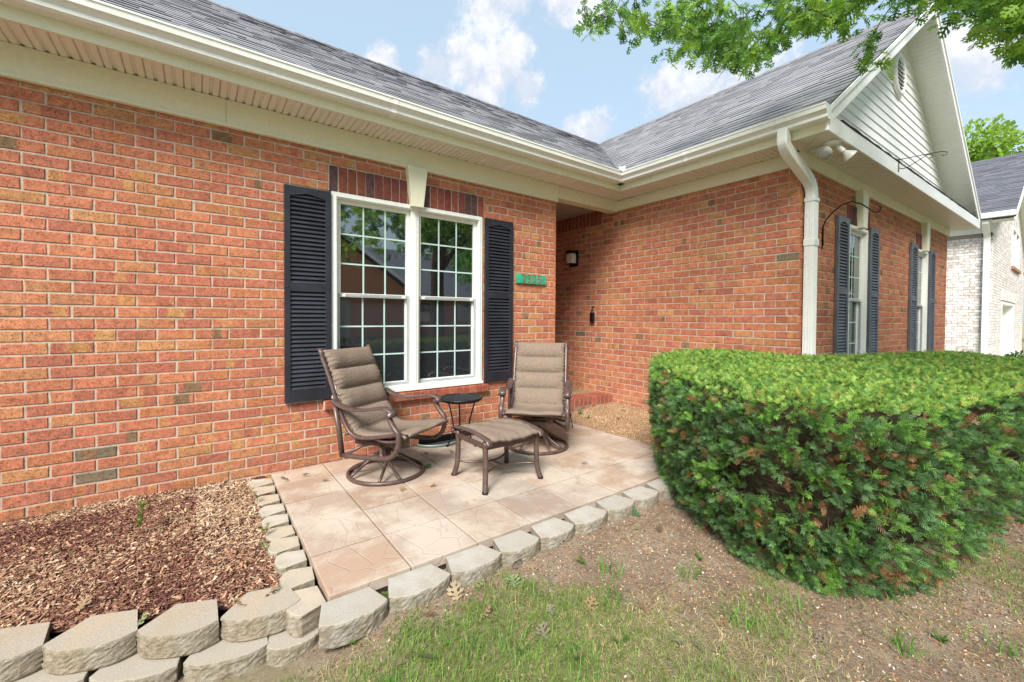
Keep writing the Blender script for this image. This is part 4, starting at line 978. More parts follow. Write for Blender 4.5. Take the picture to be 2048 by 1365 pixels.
def arc3(p0, p1, p2, n=8):
    p0, p1, p2 = map(Vector, (p0, p1, p2)); return [p0*(1-t)**2+p1*2*t*(1-t)+p2*t*t for t in [i/n for i in range(n+1)]]
def spline(pts, n=6):
    pts = [Vector(p) for p in pts]; P = [pts[0]*2-pts[1]]+pts+[pts[-1]*2-pts[-2]]; o_ = []
    for i in range(1, len(P)-2):
        for k in range(n):
            t = k/n; a, b, c_, d = P[i-1:i+3]
            o_.append(.5*((2*b)+(c_-a)*t+(2*a-5*b+4*c_-d)*t*t+(3*b-a-3*c_+d)*t**3))
    return o_+[pts[-1]]
def swivel_chair(loc, rz, label):
    t = empty('swivel_chair', loc, rz, label, 'chair', 'brown sling swivel chairs on the patio')
    # ring base
    m = MB(); m.tube([(.285*math.cos(a), .285*math.sin(a), .016) for a in np.linspace(0, 2*PI, 49)[:-1]], .0145, 10, True); m.build('base_ring', FRAME, t)
    for k in range(4):
        a = PI/4+k*PI/2+.0; c_, s_ = math.cos(a), math.sin(a)
        m = MB()
        for sp_ in (-1, 1):
            aa = a+sp_*.28; m.tube(arc3((.02*c_, .02*s_, .185), (.13*c_, .13*s_, .115), (.278*math.cos(aa), .278*math.sin(aa), .022), 10), .0115, 8)
        m.build('base_leg', FRAME, t)
    m = MB(); m.lathe([(.03, .12), (.034, .13), (.034, .20), (.022, .205), (.022, .235)], (0, 0, 0), 20); m.build('swivel_hub', FRAME, t)
    m = MB(); m.box(-.12, .12, -.07, .07, .232, .244); m.prism([(-.17, .248), (.17, .262), (.19, .300), (.12, .285), (-.12, .275), (-.17, .29)], -.16, -.13, 'y'); m.prism([(-.17, .248), (.17, .262), (.19, .300), (.12, .285), (-.12, .275), (-.17, .29)], .13, .16, 'y')
    m.box(.05, .11, -.15, .15, .245, .275); m.box(-.11, -.05, -.15, .15, .245, .275); m.tube([(.13, -.09, .255), (.13, .09, .255)], .026, 12); m.build('rocker_mechanism', FRAME, t, .003)
    prof = [(-.395, .968), (-.382, .92), (-.342, .84), (-.295, .74), (-.25, .63), (-.205, .53), (-.155, .44), (-.105, .378), (-.03, .350), (.08, .356), (.20, .380), (.31, .404), (.375, .406), (.405, .392)]
    sp_ = spline([(a, 0, b) for a, b in prof], 6)
    for sgn in (-1, 1):
        W_ = .262*sgn
        m = MB(); rail = [Vector((p.x-.012, W_, p.z-.012)) for p in sp_]; rail[0] += Vector((-.02, 0, .02))
        m.tube(rail, .018, 8, flat=.8); m.build('sling_rail', FRAME, t)
        # outer U frame: arm support, bottom rail, rear post
        Wo = .292*sgn
        m = MB()
        pts = arc3((.255, Wo, .548), (.285, Wo, .47), (.340, Wo, .425), 8)+arc3((.350, Wo, .41), (.365, Wo, .235), (.20, Wo, .222), 8)+[Vector((-.03, Wo, .205)), Vector((-.165, Wo, .200))]
        m.tube(pts, [.0225]*len(pts), 10, flat=.8); 
        m.tube([(-.165, Wo, .190), (-.195, Wo, .38), (-.235, Wo, .575)], .023, 10, flat=.75); m.build('side_frame', FRAME, t)
        m = MB()
        a_ = spline([(-.255, Wo, .604), (-.20, Wo, .577), (-.11, Wo, .553), (.01, Wo, .550), (.14, Wo, .573), (.235, Wo, .582), (.300, Wo, .560), (.310, Wo, .535)], 5)
        vs = []; fs = []; nA = len(a_)
        for i, p in enumerate(a_):
            tt = (a_[min(i+1, nA-1)]-a_[max(i-1, 0)]).normalized(); nr = Vector((-tt.z, 0, tt.x)); wd_ = .029+.010*math.sin(PI*min(1, i/nA*1.1))
            for q in ((-1, -.006), (-.75, .006), (.75, .006), (1, -.006), (.7, -.010), (-.7, -.010)): vs.append(p+Vector((0, q[0]*wd_, 0))+nr*q[1])
        for i in range(nA-1):
            for k in range(6): fs.append((i*6+k, i*6+(k+1) % 6, (i+1)*6+(k+1) % 6, (i+1)*6+k))
        fs += [tuple(range(6))[::-1], tuple((nA-1)*6+k for k in range(6))]
        m.add(vs, fs, True); m.lathe([(.001, -.034), (.021, -.032), (.023, 0), (.021, .032), (.001, .034)], (.292, Wo, .545), 16, (0, 1, 0)); arm = m.build('arm', FRAME, t)
        m = MB(); m.lathe([(.012, 0), (.013, .002), (.006, .005), (.001, .006)], (.292, Wo+sgn*.034, .545), 14, (0, sgn, 0)); m.build('bolt', simple('steel_bolt', (.5, .45, .42), .3, metal=.8), arm)
        m = MB(); m.tube(arc3((.10, W_*.98, .345), (.24, W_*.9, .30), (.36, W_*.9, .375), 8), .012, 8); m.tube([(-.13, Wo, .21), (-.08, W_*.6, .25), (-.02, W_*.5, .262)], .012, 8); m.tube([(.20, Wo, .228), (.08, W_*.6, .262), (.0, W_*.5, .262)], .012, 8); m.build('seat_brace', FRAME, t)
    m = MB(); m.tube([(.360, -.26, .378), (.360, .26, .378)], .0155, 10); m.tube([(-.402, -.255, .955), (-.402, .255, .955)], .011, 8); m.tube([(-.13, -.29, .36), (-.13, .29, .36)], .012, 8); m.build('cross_rail', FRAME, t)
    # padded sling: quilted tube sections across, fine wrinkles at the edges
    Ls = [0]
    for a, b in zip(sp_, sp_[1:]): Ls.append(Ls[-1]+(b-a).length)
    tot = Ls[-1]; seams = [.165, .33, .495, .675]
    M_ = 150; nw = 26; V = []; rs_ = random.Random(5)
    def at_(s):
        for i in range(len(Ls)-1):
            if Ls[i+1] >= s: f = (s-Ls[i])/(Ls[i+1]-Ls[i]); return sp_[i].lerp(sp_[i+1], f), (sp_[i+1]-sp_[i]).normalized()
        return sp_[-1], (sp_[-1]-sp_[-2]).normalized()
    top = []; bot = []
    for i in range(M_+1):
        s = tot*i/M_; p, tg = at_(s); nr = Vector((-tg.z, 0, tg.x)); nr = nr if nr.x > 0 or nr.z > 0 else -nr
        if nr.z < 0 and abs(nr.x) < .5: nr = -nr
        bounds = [0]+seams
        dep = .018
        if s < seams[-1]+.0:
            for a, b in zip(bounds, bounds[1:]):
                if a <= s <= b: u = (s-a)/(b-a); dep = .006+.050*math.sin(PI*u)**.40; break
        else: dep = .016+.006*math.sin((s-seams[-1])*14)
        rt = []; rb = []
        for k in range(nw+1):
            v = k/nw*2-1; edge = max(0, 1-abs(v)**9); wr = .0030*math.sin(s*210+math.sin(v*3)*2+v*6)*abs(v)**5*(1 if s < seams[-1] else .5)
            wr += .004*math.sin(v*7+s*9)*(1 if s > seams[-1] else .3)
            sag = -.012*(1-v*v)
            y = v*(.246+.004*math.sin(s*160)+.003*math.sin(s*57)); q = p+Vector((0, y, 0))
            rt.append(q+nr*(dep*(.25+.75*edge)+wr+sag)); rb.append(q+nr*(sag-.004))
        top.append(rt); bot.append(rb)
    vs = [v for r in top for v in r]+[v for r in bot for v in r]; n1 = (M_+1)*(nw+1); fs = []; idx = lambda i, k: i*(nw+1)+k
    for i in range(M_):
        for k in range(nw):
            fs.append((idx(i, k), idx(i, k+1), idx(i+1, k+1), idx(i+1, k))); fs.append((n1+idx(i, k), n1+idx(i+1, k), n1+idx(i+1, k+1), n1+idx(i, k+1)))
        fs.append((idx(i, 0), idx(i+1, 0), n1+idx(i+1, 0), n1+idx(i, 0))); fs.append((idx(i, nw), n1+idx(i, nw), n1+idx(i+1, nw), idx(i+1, nw)))
    for k in range(nw): fs.append((idx(0, k), n1+idx(0, k), n1+idx(0, k+1), idx(0, k+1))); fs.append((idx(M_, k), idx(M_, k+1), n1+idx(M_, k+1), n1+idx(M_, k)))
    m = MB(); m.add(vs, fs, True); m.build('padded_sling', FABRIC, t)
    return t
swivel_chair((-2.245, -.50, 0), R_(-60), 'brown sling swivel chair in front of the double window')
swivel_chair((-.83, -.66, 0), R_(-135), 'brown sling swivel chair near the porch corner under the house number')

ot = empty('ottoman', (-1.590, -1.085, 0), 0, 'low brown ottoman with padded sling top between the two chairs', 'ottoman')
hx, hy = .235, .205
for sx in (-1, 1):
    for sy in (-1, 1):
        m = MB(); pts = spline([(sx*hx, sy*(hy-.012), .352), (sx*(hx-.004), sy*(hy-.010), .22), (sx*(hx+.001), sy*(hy-.004), .09), (sx*(hx+.018), sy*(hy+.018), .0)], 5)
        m.tube(pts, .022, 10, flat=.85); lg = m.build('leg', FRAME, ot)
        m = MB(); e_ = Vector((sx*(hx+.017), sy*(hy+.017), .001)); m.lathe([(.021, 0), (.0215, .014)], e_, 12); m.build('foot_cap', BLACKM, lg)
    m = MB(); a_ = spline([(sx*hx, -hy-.050, .345), (sx*hx, -hy-.02, .372), (sx*hx, -.10, .386), (sx*hx, .0, .391), (sx*hx, .10, .386), (sx*hx, hy+.02, .372), (sx*hx, hy+.05, .345)], 5)
    m.tube(a_, .026, 10, flat=.42, up=(0, 0, 1)); 
    for sy in (-1, 1): m.lathe([(.001, -.024), (.013, -.022), (.014, 0), (.013, .022), (.001, .024)], (sx*hx, sy*(hy+.045), .345), 12, (1, 0, 0))
    m.build('top_rail', FRAME, ot)
m = MB()
for sy in (-1, 1): m.box(-hx, hx, sy*(hy-.01)-.010, sy*(hy-.01)+.010, .295, .338)
for sx in (-1, 1): m.box(sx*hx-.010, sx*hx+.010, -hy, hy, .300, .335)
m.build('apron', FRAME, ot, .003)
m = MB()
for sy in (-1, 1): m.tube(arc3((-hx, sy*(hy-.01), .115), (0, sy*.0-sy*.06, .10), (hx, sy*(hy-.01), .115), 14), .008, 8)
m.tube([(0, -.065, .108), (0, .065, .108)], .009, 8); m.build('stretcher', FRAME, ot)
m = MB(); nu, nv = 30, 24; vs = []
for i in range(nu+1):
    for k in range(nv+1):
        u = i/nu*2-1; v = k/nv*2-1; ed = (1-abs(u)**6)*(1-abs(v)**8)
        z = .372+.022*(1-v*v)*1.0-.012*(1-u*u)+.020*ed+.0035*math.sin(u*9+v*5)+.0025*math.sin(v*14-u*4)*1
        vs.append((u*.222, v*(.242+.003*math.sin(u*23)), z))
n1 = len(vs); vs += [(a, b, c_-.022) for a, b, c_ in vs]; idx = lambda i, k: i*(nv+1)+k; fs = []
for i in range(nu):
    for k in range(nv): fs += [(idx(i, k), idx(i+1, k), idx(i+1, k+1), idx(i, k+1)), (n1+idx(i, k), n1+idx(i, k+1), n1+idx(i+1, k+1), n1+idx(i+1, k))]
for i in range(nu): fs += [(idx(i, 0), n1+idx(i, 0), n1+idx(i+1, 0), idx(i+1, 0)), (idx(i, nv), idx(i+1, nv), n1+idx(i+1, nv), n1+idx(i, nv))]
for k in range(nv): fs += [(idx(0, k), idx(0, k+1), n1+idx(0, k+1), n1+idx(0, k)), (idx(nu, k), n1+idx(nu, k), n1+idx(nu, k+1), idx(nu, k+1))]
m.add(vs, fs, True); m.build('padded_top', FABRIC, ot)

tb = empty('side_table', (-1.475, -.325, 0), R_(10), 'small round black mesh side table between the chairs', 'table')
m = MB(); TR = .192; TZ = .478; m.tube([(TR*math.cos(a), TR*math.sin(a), TZ) for a in np.linspace(0, 2*PI, 49)[:-1]], .010, 8, True); m.tube([((TR-.014)*math.cos(a), (TR-.014)*math.sin(a), TZ-.018) for a in np.linspace(0, 2*PI, 49)[:-1]], .005, 6, True); m.build('rim', BLACKM, tb)
m = MB(); k = -TR
while k < TR:
    h = math.sqrt(max(0, TR*TR-k*k))
    if h > .02:
        for dsg in (1, -1):
            a, b = Vector((k, -h, 0)), Vector((k, h, 0)); q = Matrix.Rotation(R_(32*dsg), 3, 'Z'); m.tube([q @ a+Vector((0, 0, TZ+.002)), q @ b+Vector((0, 0, TZ+.002))], .0017, 4, cap=False)
    k += .0095
m.build('mesh_top', BLACKM, tb)
for k in range(3):
    a = R_(-15+120*k); c_, s_ = math.cos(a), math.sin(a)
    m = MB(); m.tube(spline([(.16*c_, .16*s_, TZ-.01), (.115*c_, .115*s_, .34), (.085*c_, .085*s_, .20), (.11*c_, .11*s_, .08), (.155*c_, .155*s_, .008)], 6), .0068, 8); m.lathe([(.012, 0), (.012, .008), (.004, .012)], (.155*c_, .155*s_, 0), 10); m.build('leg', BLACKM, tb)
m = MB(); m.tube([(.083*math.cos(a), .083*math.sin(a), .20) for a in np.linspace(0, 2*PI, 25)[:-1]], .005, 6, True); m.build('brace_ring', BLACKM, tb)
# thin rod leaning behind the second chair
rd = empty('garden_stake', (-.084, -.391, 0), 0, 'thin black metal rod with a small knob leaning behind the porch-side chair', 'stake')
m = MB(); m.tube([(0, 0, .0), (-.03, .03, .22), (-.055, .06, .50)], .005, 8); m.build('rod', BLACKM, rd)
m = MB(); m.lathe([(.006, -.02), (.017, -.012), (.017, .012), (.006, .02)], (-.022, .022, .15), 12); m.tube([(-.022, .022, .15), (-.085, .045, .135)], .012, 8); m.build('knob', BLACKM, rd)

# ------------------------------------------------------------------ leaves
def oak_leaf(rs_):
    """lobed pin oak leaf of unit length, midrib along +x: a narrow blade with toothed lobes"""
    V = []; F = []
    def poly(vs):
        b = len(V); V.extend([(a, c_, 0) for a, c_ in vs])
        for q in ((0, 1, 2, 3), (3, 2, 5, 4), (4, 5, 7, 6), (2, 8, 9, 5)): F.append(tuple(b+k for k in q))
    mid = [(0, .006), (.16, .016), (.28, .065), (.45, .085), (.62, .085), (.78, .07), (.90, .045), (1.0, .002)]
    for (x0, w0), (x1, w1) in zip(mid, mid[1:]):
        b = len(V); V.extend([(x0, -w0, 0), (x1, -w1, 0), (x1, w1, 0), (x0, w0, 0)]); F.append((b, b+1, b+2, b+3))
    for s in (1, -1):
        for xb_, w_, fw in ((.24, .24, .10), (.42, .40, .17), (.63, .34, .17), (.80, .17, .10)):
            w_ *= rs_.uniform(.85, 1.15); fw *= rs_.uniform(.8, 1.3); n_ = .055
            c = [(xb_-.02, .02), (xb_+.11, .02), (xb_+.075+fw*.45, w_*.50), (xb_+.0+fw*.40, w_*.52), (xb_-.035+fw*.75, w_*.86), (xb_+.085+fw*.70, w_*.74),
                 (xb_+.02+fw*.95, w_*1.08), (xb_+.06+fw*1.0, w_*1.0), (xb_+.10+fw*.62, w_*.56), (xb_+.125+fw*.95, w_*.72)]
            poly([(a, b_*s) for a, b_ in c])
    return np.array(V), np.array(F)
rsl = random.Random(3); LV = [oak_leaf(rsl) for _ in range(4)]
def leaves_mesh(P, size, dirs, norms, colr, curl=.15):
    Vs, Fs, Cs = [], [], []; off = 0; n = len(P); which = rng.integers(0, 4, n)
    for wv_ in range(4):
        ix = np.where(which == wv_)[0]
        if not len(ix): continue
        V, F = LV[wv_]; d = dirs[ix]; nr = norms[ix]; s = np.cross(nr, d); s /= np.linalg.norm(s, axis=1)[:, None]; nr = np.cross(d, s)
        z = -curl*(V[:, 0]**2)[None]*1.0+rng.uniform(-.25, .35, (len(ix), 1))*np.abs(V[:, 1])[None]
        W = P[ix][:, None]+size[ix][:, None, None]*(V[None, :, 0:1]*d[:, None]+V[None, :, 1:2]*s[:, None]+z[..., None]*nr[:, None])
        Vs.append(W.reshape(-1, 3)); Fs.append((F[None]+(np.arange(len(ix))*len(V))[:, None, None]+off).reshape(-1, 4)); Cs.append(np.repeat(colr[ix], len(F), 0)); off += len(ix)*len(V)
    return np.concatenate(Vs), np.concatenate(Fs), np.concatenate(Cs)
def unit(a): return a/np.maximum(np.linalg.norm(a, axis=-1, keepdims=True), 1e-9)

# oak whose branches hang into the view from the upper right
oak = empty('oak_tree', (2.2, -7.4, -.12), 0, 'pin oak with lobed green leaves, its branches hanging over the gabled wing', 'tree')
oloc = Vector((2.2, -7.4, -.12))
def ray(px, py, dep): return np.array((CX, CY, CZ))+np.array(f_+r2*((px-1024)/847.675)-u2*((py-651.668)/847.675))*dep
low = [(1150, 108), (1180, 120), (1215, 100), (1250, 128), (1280, 85), (1330, 150), (1400, 160), (1440, 158), (1485, 176), (1540, 136), (1570, 120), (1600, 92), (1640, 98), (1660, 108), (1700, 78), (1760, 52), (1800, 55), (1850, 50), (1900, 82), (1935, 60), (1960, 75), (2000, 118), (2048, 128), (2200, 150)]
def lowlim(px): return np.interp(px, [a for a, _ in low], [b for _, b in low])
TW = []                                                   # twig ends
n = 0; rs2 = np.random.default_rng(5)
while n < 360:
    px = rs2.uniform(1150, 2300); dep = np.interp(px, [1150, 1500, 1900, 2300], [3.5, 3.1, 2.4, 2.2])*rs2.uniform(.88, 1.35)
    py = lowlim(px)-44-abs(rs2.normal(0, 95)); 
    if py < -320: continue
    dens = np.interp(px, [1150, 1330, 1500, 1650, 1720, 1860, 1960, 2060], [.35, .8, 1, 1, .5, .6, .8, 1])
    if rs2.random() > dens: continue
    TW.append((ray(px, py, dep), 1)); n += 1
for px, py in ((1742, 78), (1735, 96), (1745, 120)): TW.append((ray(px, py, 2.9), 1))
TW = [t_[0] for t_ in TW]
# rest of the crown, above and behind the camera
for i in range(800):
    a = rs2.uniform(0, 2*PI); r = 4.6*math.sqrt(rs2.random()); x, y = 2.0+r*math.cos(a), -7.2+r*.92*math.sin(a); z = rs2.uniform(3.3, 7.5)*(1-.3*(r/4.6)**2)
    if z < 3.0: z += 1
    d = np.array((x-CX, y-CY, z-CZ)); fwd = d.dot(np.array(f_))
    if fwd > .3:
        px = 1024+847.7*d.dot(np.array(r2))/fwd; py = 651.7-847.7*d.dot(np.array(u2))/fwd
        if px < 2300 and py > lowlim(px)-60: continue
        if px < 1150: continue
    TW.append(np.array((x, y, z)))
TW = np.array(TW); ntw = len(TW)
nl = np.where(np.arange(ntw) < 363, 6, 6)
Pl, Dl, Nl, Sl, Cl = [], [], [], [], []
for i, p in enumerate(TW):
    k = 11 if i < 363 else 7
    a = rng.uniform(0, 2*PI, k); dz = rng.uniform(-1.1, .15, k); d = unit(np.stack([np.cos(a), np.sin(a), dz], -1))
    Pl.append(p+rng.normal(0, .045, (k, 3))); Dl.append(d); Nl.append(unit(np.array([0, 0, 1.])+rng.normal(0, .55, (k, 3)))); Sl.append(rng.uniform(.06, .105, k) if i < 363 else rng.uniform(.14, .24, k))
    base = (np.array([.09, .21, .04]) if rng.random() < .35 else np.array([.15, .31, .05])) if rng.random() < .6 else np.array([.27, .45, .06]); Cl.append(base*rng.uniform(.7, 1.35, (k, 1)))
V, F, C_ = leaves_mesh(np.concatenate(Pl)-np.array(oloc), np.concatenate(Sl), np.concatenate(Dl), np.concatenate(Nl), np.concatenate(Cl), .25)
np_mesh('crown', V, F, LEAF, C_, parent=oak)
m = MB(); tr_top = Vector((.1, .2, 5.2))
m.tube(spline([(0, 0, -.3), (.02, 0, 1.2), (-.05, .1, 2.8), tuple(tr_top), (.0, .3, 7.2)], 5), [.26-.0085*i for i in range(21)], 12); m.build('trunk', TREEBARK, oak)
m = MB(); rs3 = random.Random(8)
hubs = []
for tgt in ((-2.6, 4.4, 4.5), (-1.9, 4.1, 4.6), (-1.0, 3.8, 4.5), (-.2, 3.5, 4.4), (.6, 3.0, 4.4), (-3.0, 3.4, 4.9), (-3.4, 1.5, 4.4), (2.5, 1.5, 4.5), (3, -1.5, 4.6), (.5, -3.2, 4.8), (-2.4, -2, 4.8), (1.5, 3.5, 4.0), (-.5, 1.5, 5.8), (.8, .4, 6.6)):
    s0 = Vector((0, .1, rs3.uniform(2.4, 4.6))); t_ = Vector(tgt); mid = s0.lerp(t_, .5)+Vector((0, 0, .45)); pts = spline([s0, mid, t_], 8); m.tube(pts, [.075-.0041*i for i in range(len(pts))], 7); hubs += pts[4:]
m.build('limb', TREEBARK, oak)
m = MB(); TWl = TW-np.array(oloc); H = np.array([tuple(h) for h in hubs])
NODE = [h for h in H]; d0 = np.min(np.linalg.norm(H[None]-TWl[:, None], axis=2), 1)
for i in np.argsort(d0):
    p = TWl[i]; A_ = np.array(NODE); dd = np.linalg.norm(A_-p, axis=1); h = A_[int(np.argmin(dd))]; mid = (h+p)/2+np.array([0, 0, .05*min(1, dd.min())])
    m.tube([tuple(h), tuple(mid), tuple(p)], [.0045, .0032, .0022], 4, cap=False); NODE.append(p)
m.build('twig', TREEBARK, oak)

# fallen leaves, one thing each
def fallen(x, y, z, s, colr, label, group, mat=None, rz=None, cu_=.35):
    P = np.zeros((1, 3)); a = rng.uniform(0, 2*PI) if rz is None else rz
    V, F, C_ = leaves_mesh(P, np.array([s*.70]), np.array([[1., 0, .08]]), unit(np.array([[rng.normal(0, .12), rng.normal(0, .12), 1.]])), np.array([colr])*.60, -cu_*rng.uniform(.4, 1.8))
    V[:, 0] -= s*.5; V[:, 2] += -V[:, 2].min()+.001
    o = np_mesh('fallen_leaf', V, F, mat or DRYLEAF, C_); o.location = (x, y, z); o.rotation_euler = (0, 0, a); tag(o, label, 'leaf', group); return o
GRL, DRL, TAN, PAL_ = (.13, .27, .06), (.18, .20, .08), (.46, .31, .16), (.50, .46, .26)
gp = 'oak leaves fallen on the patio'
for x, y, s, c_, lab in [(-2.93, -.27, .11, (.16, .17, .07), 'curled olive leaf on the patio near the wall and mulch corner'), (-2.78, -.24, .09, (.16, .17, .07), 'second olive leaf on the patio near the mulch corner'), (-2.68, -.43, .09, (.22, .19, .08), 'small brownish leaf on the slab left of the swivel base'),
    (-1.93, -.60, .10, GRL, 'bright green leaf on the patio right of the window-side chair'), (-2.28, -.91, .075, TAN, 'tan leaf scrap in front of the window-side chair base'), (-2.07, -.98, .075, (.42, .27, .08), 'small yellow-brown leaf on the slab between chair and ottoman'),
    (-.84, -1.30, .10, GRL, 'green leaf on the patio slab right of the ottoman'), (-1.80, -.25, .09, (.12, .14, .06), 'dark leaf by the vent well under the window'), (-1.60, -.38, .06, (.25, .18, .09), 'small brown leaf beside the side table legs')]:
    fallen(x, y, .001, s, c_, lab, gp)
for x, y, z, s, c_, lab in [(.42, -.02, .03, .12, (.07, .20, .06), 'dark green leaf on the pebble walk against the brick step'), (.36, -.22, .02, .10, (.10, .24, .06), 'light green leaf on the pebble walk near the step'), (.50, -.55, .035, .08, (.10, .09, .06), 'small dark curled leaf on the pebble walk'), (.86, -.33, .062, .09, (.13, .10, .06), 'brown leaf on the pebble walk near the wing wall'), (1.0, -.62, .072, .09, (.13, .10, .06), 'brown leaf on the pebble walk by the hedge')]:
    fallen(x, y, z, s, c_, lab, 'oak leaves fallen on the pebble walk')
for x, y, s, c_, lab in [(-3.52, -.92, .13, (.55, .42, .26), 'large tan oak leaf on the mulch right of the seedling'), (-3.36, -1.02, .10, (.60, .50, .36), 'pale bleached leaf in the middle of the mulch'), (-3.17, -1.18, .12, (.45, .48, .22), 'yellow-green leaf on the mulch beside the edging blocks'), (-3.17, -1.60, .13, (.55, .40, .22), 'curled tan leaf at the mulch corner behind the raised course'), (-3.62, -1.50, .10, (.42, .50, .22), 'pale green leaf on the mulch behind the raised blocks'), (-3.83, -1.22, .09, (.55, .38, .22), 'small tan leaf in the left of the mulch'), (-3.30, -1.62, .11, (.50, .36, .20), 'tan leaf beside the last raised block'), (-4.02, -.62, .10, (.52, .28, .10), 'orange-brown leaf at the left edge of the mulch'), (-3.72, -1.42, .05, (.35, .50, .20), 'tiny green leaf scrap on the mulch')]:
    fallen(x, y, float(bed_z(np.array(x), np.array(y)))+.014, s, c_, lab, 'oak leaves fallen on the mulch')
def onz_(px, py, z):
    d = np.array(f_+r2*((px-1024)/847.675)-u2*((py-651.668)/847.675)); t = (z-CZ)/d[2]; return CX+d[0]*t, CY+d[1]*t
spots = [(1035, 1135, .12, TAN, 'tan leaf on the soil in front of the middle edging blocks'), (1065, 1142, .10, (.50, .36, .20), 'second tan leaf touching the one by the middle edging blocks'), (1025, 1165, .13, (.42, .50, .26), 'pale green leaf on the grass below the edging row'), (960, 1170, .12, (.45, .44, .22), 'yellowish leaf on the grass under the third front block'), (912, 1190, .13, (.62, .48, .30), 'pale tan skeletal leaf beside the second front block'), (1105, 1040, .07, (.30, .42, .14), 'small green leaf scrap against an edging block'), (1158, 1062, .10, (.22, .42, .12), 'fresh green leaf beside the block row'), (1270, 1030, .10, (.12, .30, .12), 'dark green leaf on the soil near the hedge'), (1282, 1012, .09, (.40, .28, .15), 'brown leaf at the foot of the last visible edging block'), (1275, 1058, .10, (.48, .44, .22), 'yellow leaf on the bare soil left of the hedge'), (1320, 1062, .08, (.20, .14, .09), 'dark brown leaf on the soil by the hedge foot'), (1120, 1085, .11, (.26, .17, .10), 'dark brown leaves by the fifth edging block'),
 (848, 1340, .17, (.42, .48, .26), 'large pale green oak leaf standing in the grass at the bottom edge'), (800, 1335, .12, (.50, .40, .26), 'tan leaf leaning behind the large pale green one'), (585, 1310, .12, (.36, .44, .20), 'green leaf in the grass below the lower blocks'), (575, 1285, .09, (.52, .32, .22), 'pinkish tan leaf against a lower block'), (1100, 1225, .07, (.42, .38, .30), 'whitish leaf scrap on the soil'), (1180, 1215, .10, TAN, 'tan leaf in thin grass right of centre'), (975, 1232, .09, (.55, .38, .24), 'tan leaf in the middle of the lawn'), (1350, 1290, .12, (.42, .48, .24), 'pale leaf in the lawn at lower right'), (1395, 1300, .11, (.50, .42, .32), 'grey-tan curled leaf in the lawn at lower right'), (1290, 1220, .11, (.40, .28, .17), 'brown curled leaf on the lawn below the hedge'), (860, 1235, .10, TAN, 'tan leaf on the soil in front of the second block'), (1085, 1270, .10, (.34, .30, .2), 'grey-green crumpled leaf standing in the lawn'), (1160, 1325, .12, (.52, .38, .20), 'tan leaf near the bottom edge'), (1640, 1285, .10, (.34, .26, .2), 'grey-brown leaf on the soil under the hedge corner'), (1450, 1250, .09, (.48, .32, .16), 'orange-tan leaf on the soil at the lawn edge')]
for px, py, s, c_, lab in spots:
    x, y = onz_(px, py, -.1); x, y = onz_(px, py, float(ground_z(np.array(x), np.array(y)))); fallen(x, y, float(ground_z(np.array(x), np.array(y)))+.002, s, c_, lab, 'oak leaves fallen on the lawn and soil')

# seedling in the mulch, a few weeds
def sprout(x, y, z, h, nst, label, cat='plant', lc=(.12, .30, .05), ls=.022, name='seedling'):
    t = empty(name, (x, y, z), 0, label, cat)
    m = MB(); P, D, N_, Ss = [], [], [], []
    for k in range(nst):
        a = rng.uniform(0, 2*PI); top_ = Vector((.03*math.cos(a), .03*math.sin(a), h*rng.uniform(.7, 1))); pts = spline([(0, 0, -.01), tuple(top_*.5+Vector((.006, 0, 0))), tuple(top_)], 4); m.tube(pts, .0016, 5)
        for i in range(1, 9):
            q = Vector((0, 0, 0)).lerp(top_, .25+.75*i/8)
            for s_ in (0, PI): aa = i*1.9+s_; P.append(q); D.append((math.cos(aa), math.sin(aa), .25)); N_.append((rng.normal(0, .2), rng.normal(0, .2), 1)); Ss.append(ls*rng.uniform(.7, 1.2))
    m.build('stem', simple('stem_red', (.22, .10, .05), .6), t)
    P = np.array(P); D = unit(np.array(D)); N_ = unit(np.array(N_)); s = unit(np.cross(N_, D)); Ss = np.array(Ss)[:, None]
    ov = [(0, 0), (.3, .28), (.65, .30), (1, 0), (.65, -.30), (.3, -.28)]; V = np.stack([P+Ss*(a*D+b*s) for a, b in ov], 1).reshape(-1, 3); b0 = np.arange(len(P))[:, None]*6
    F = np.concatenate([b0+np.array([0, 1, 2, 3]), b0+np.array([0, 3, 4, 5])]); C_ = np.tile(np.array(lc), (len(F), 1))*rng.uniform(.7, 1.3, (len(F), 1)); np_mesh('foliage', V, F, LEAF, C_, parent=t)
sprout(-3.715, -.60, float(bed_z(np.array(-3.715), np.array(-.6))), .20, 3, 'small green seedling growing in the mulch bed')
for px, py, lab in ((515, 1000, 'tiny yellow-green weed at the mulch edge by the top blocks'), (530, 1068, 'tiny weed between mulch and the edging column')):
    x, y = onz_(px, py, 0); sprout(x, y, .0, .05, 2, lab, 'weed', (.25, .38, .08), .014, 'weed')
for px, py, lab in ((763, 1205, 'green weed shoot between the first two front blocks'), (1165, 1128, 'low weed clump on the soil near the middle blocks'), (1400, 1120, 'small weed on bare soil left of the hedge'), (700, 1290, 'weed with thin leaves in front of the corner block'), (1880, 1285, 'lone green weed on the soil below the hedge'), (1240, 1290, 'broad-leaved weed in the lawn'), (1150, 1045, 'little weed at the foot of an edging block')):
    x, y = onz_(px, py, -.1); x, y = onz_(px, py, float(ground_z(np.array(x), np.array(y)))); sprout(x, y, float(ground_z(np.array(x), np.array(y))), .035, 3, lab, 'weed', (.17, .34, .08), .012, 'weed')

# ------------------------------------------------------------------ yew hedge
hd_ = empty('yew_hedge', (0, -2.4, -.12), 0, 'large clipped yew hedge with bright new growth on top in front of the wing', 'hedge')
hloc = np.array([0, -2.4, -.12])
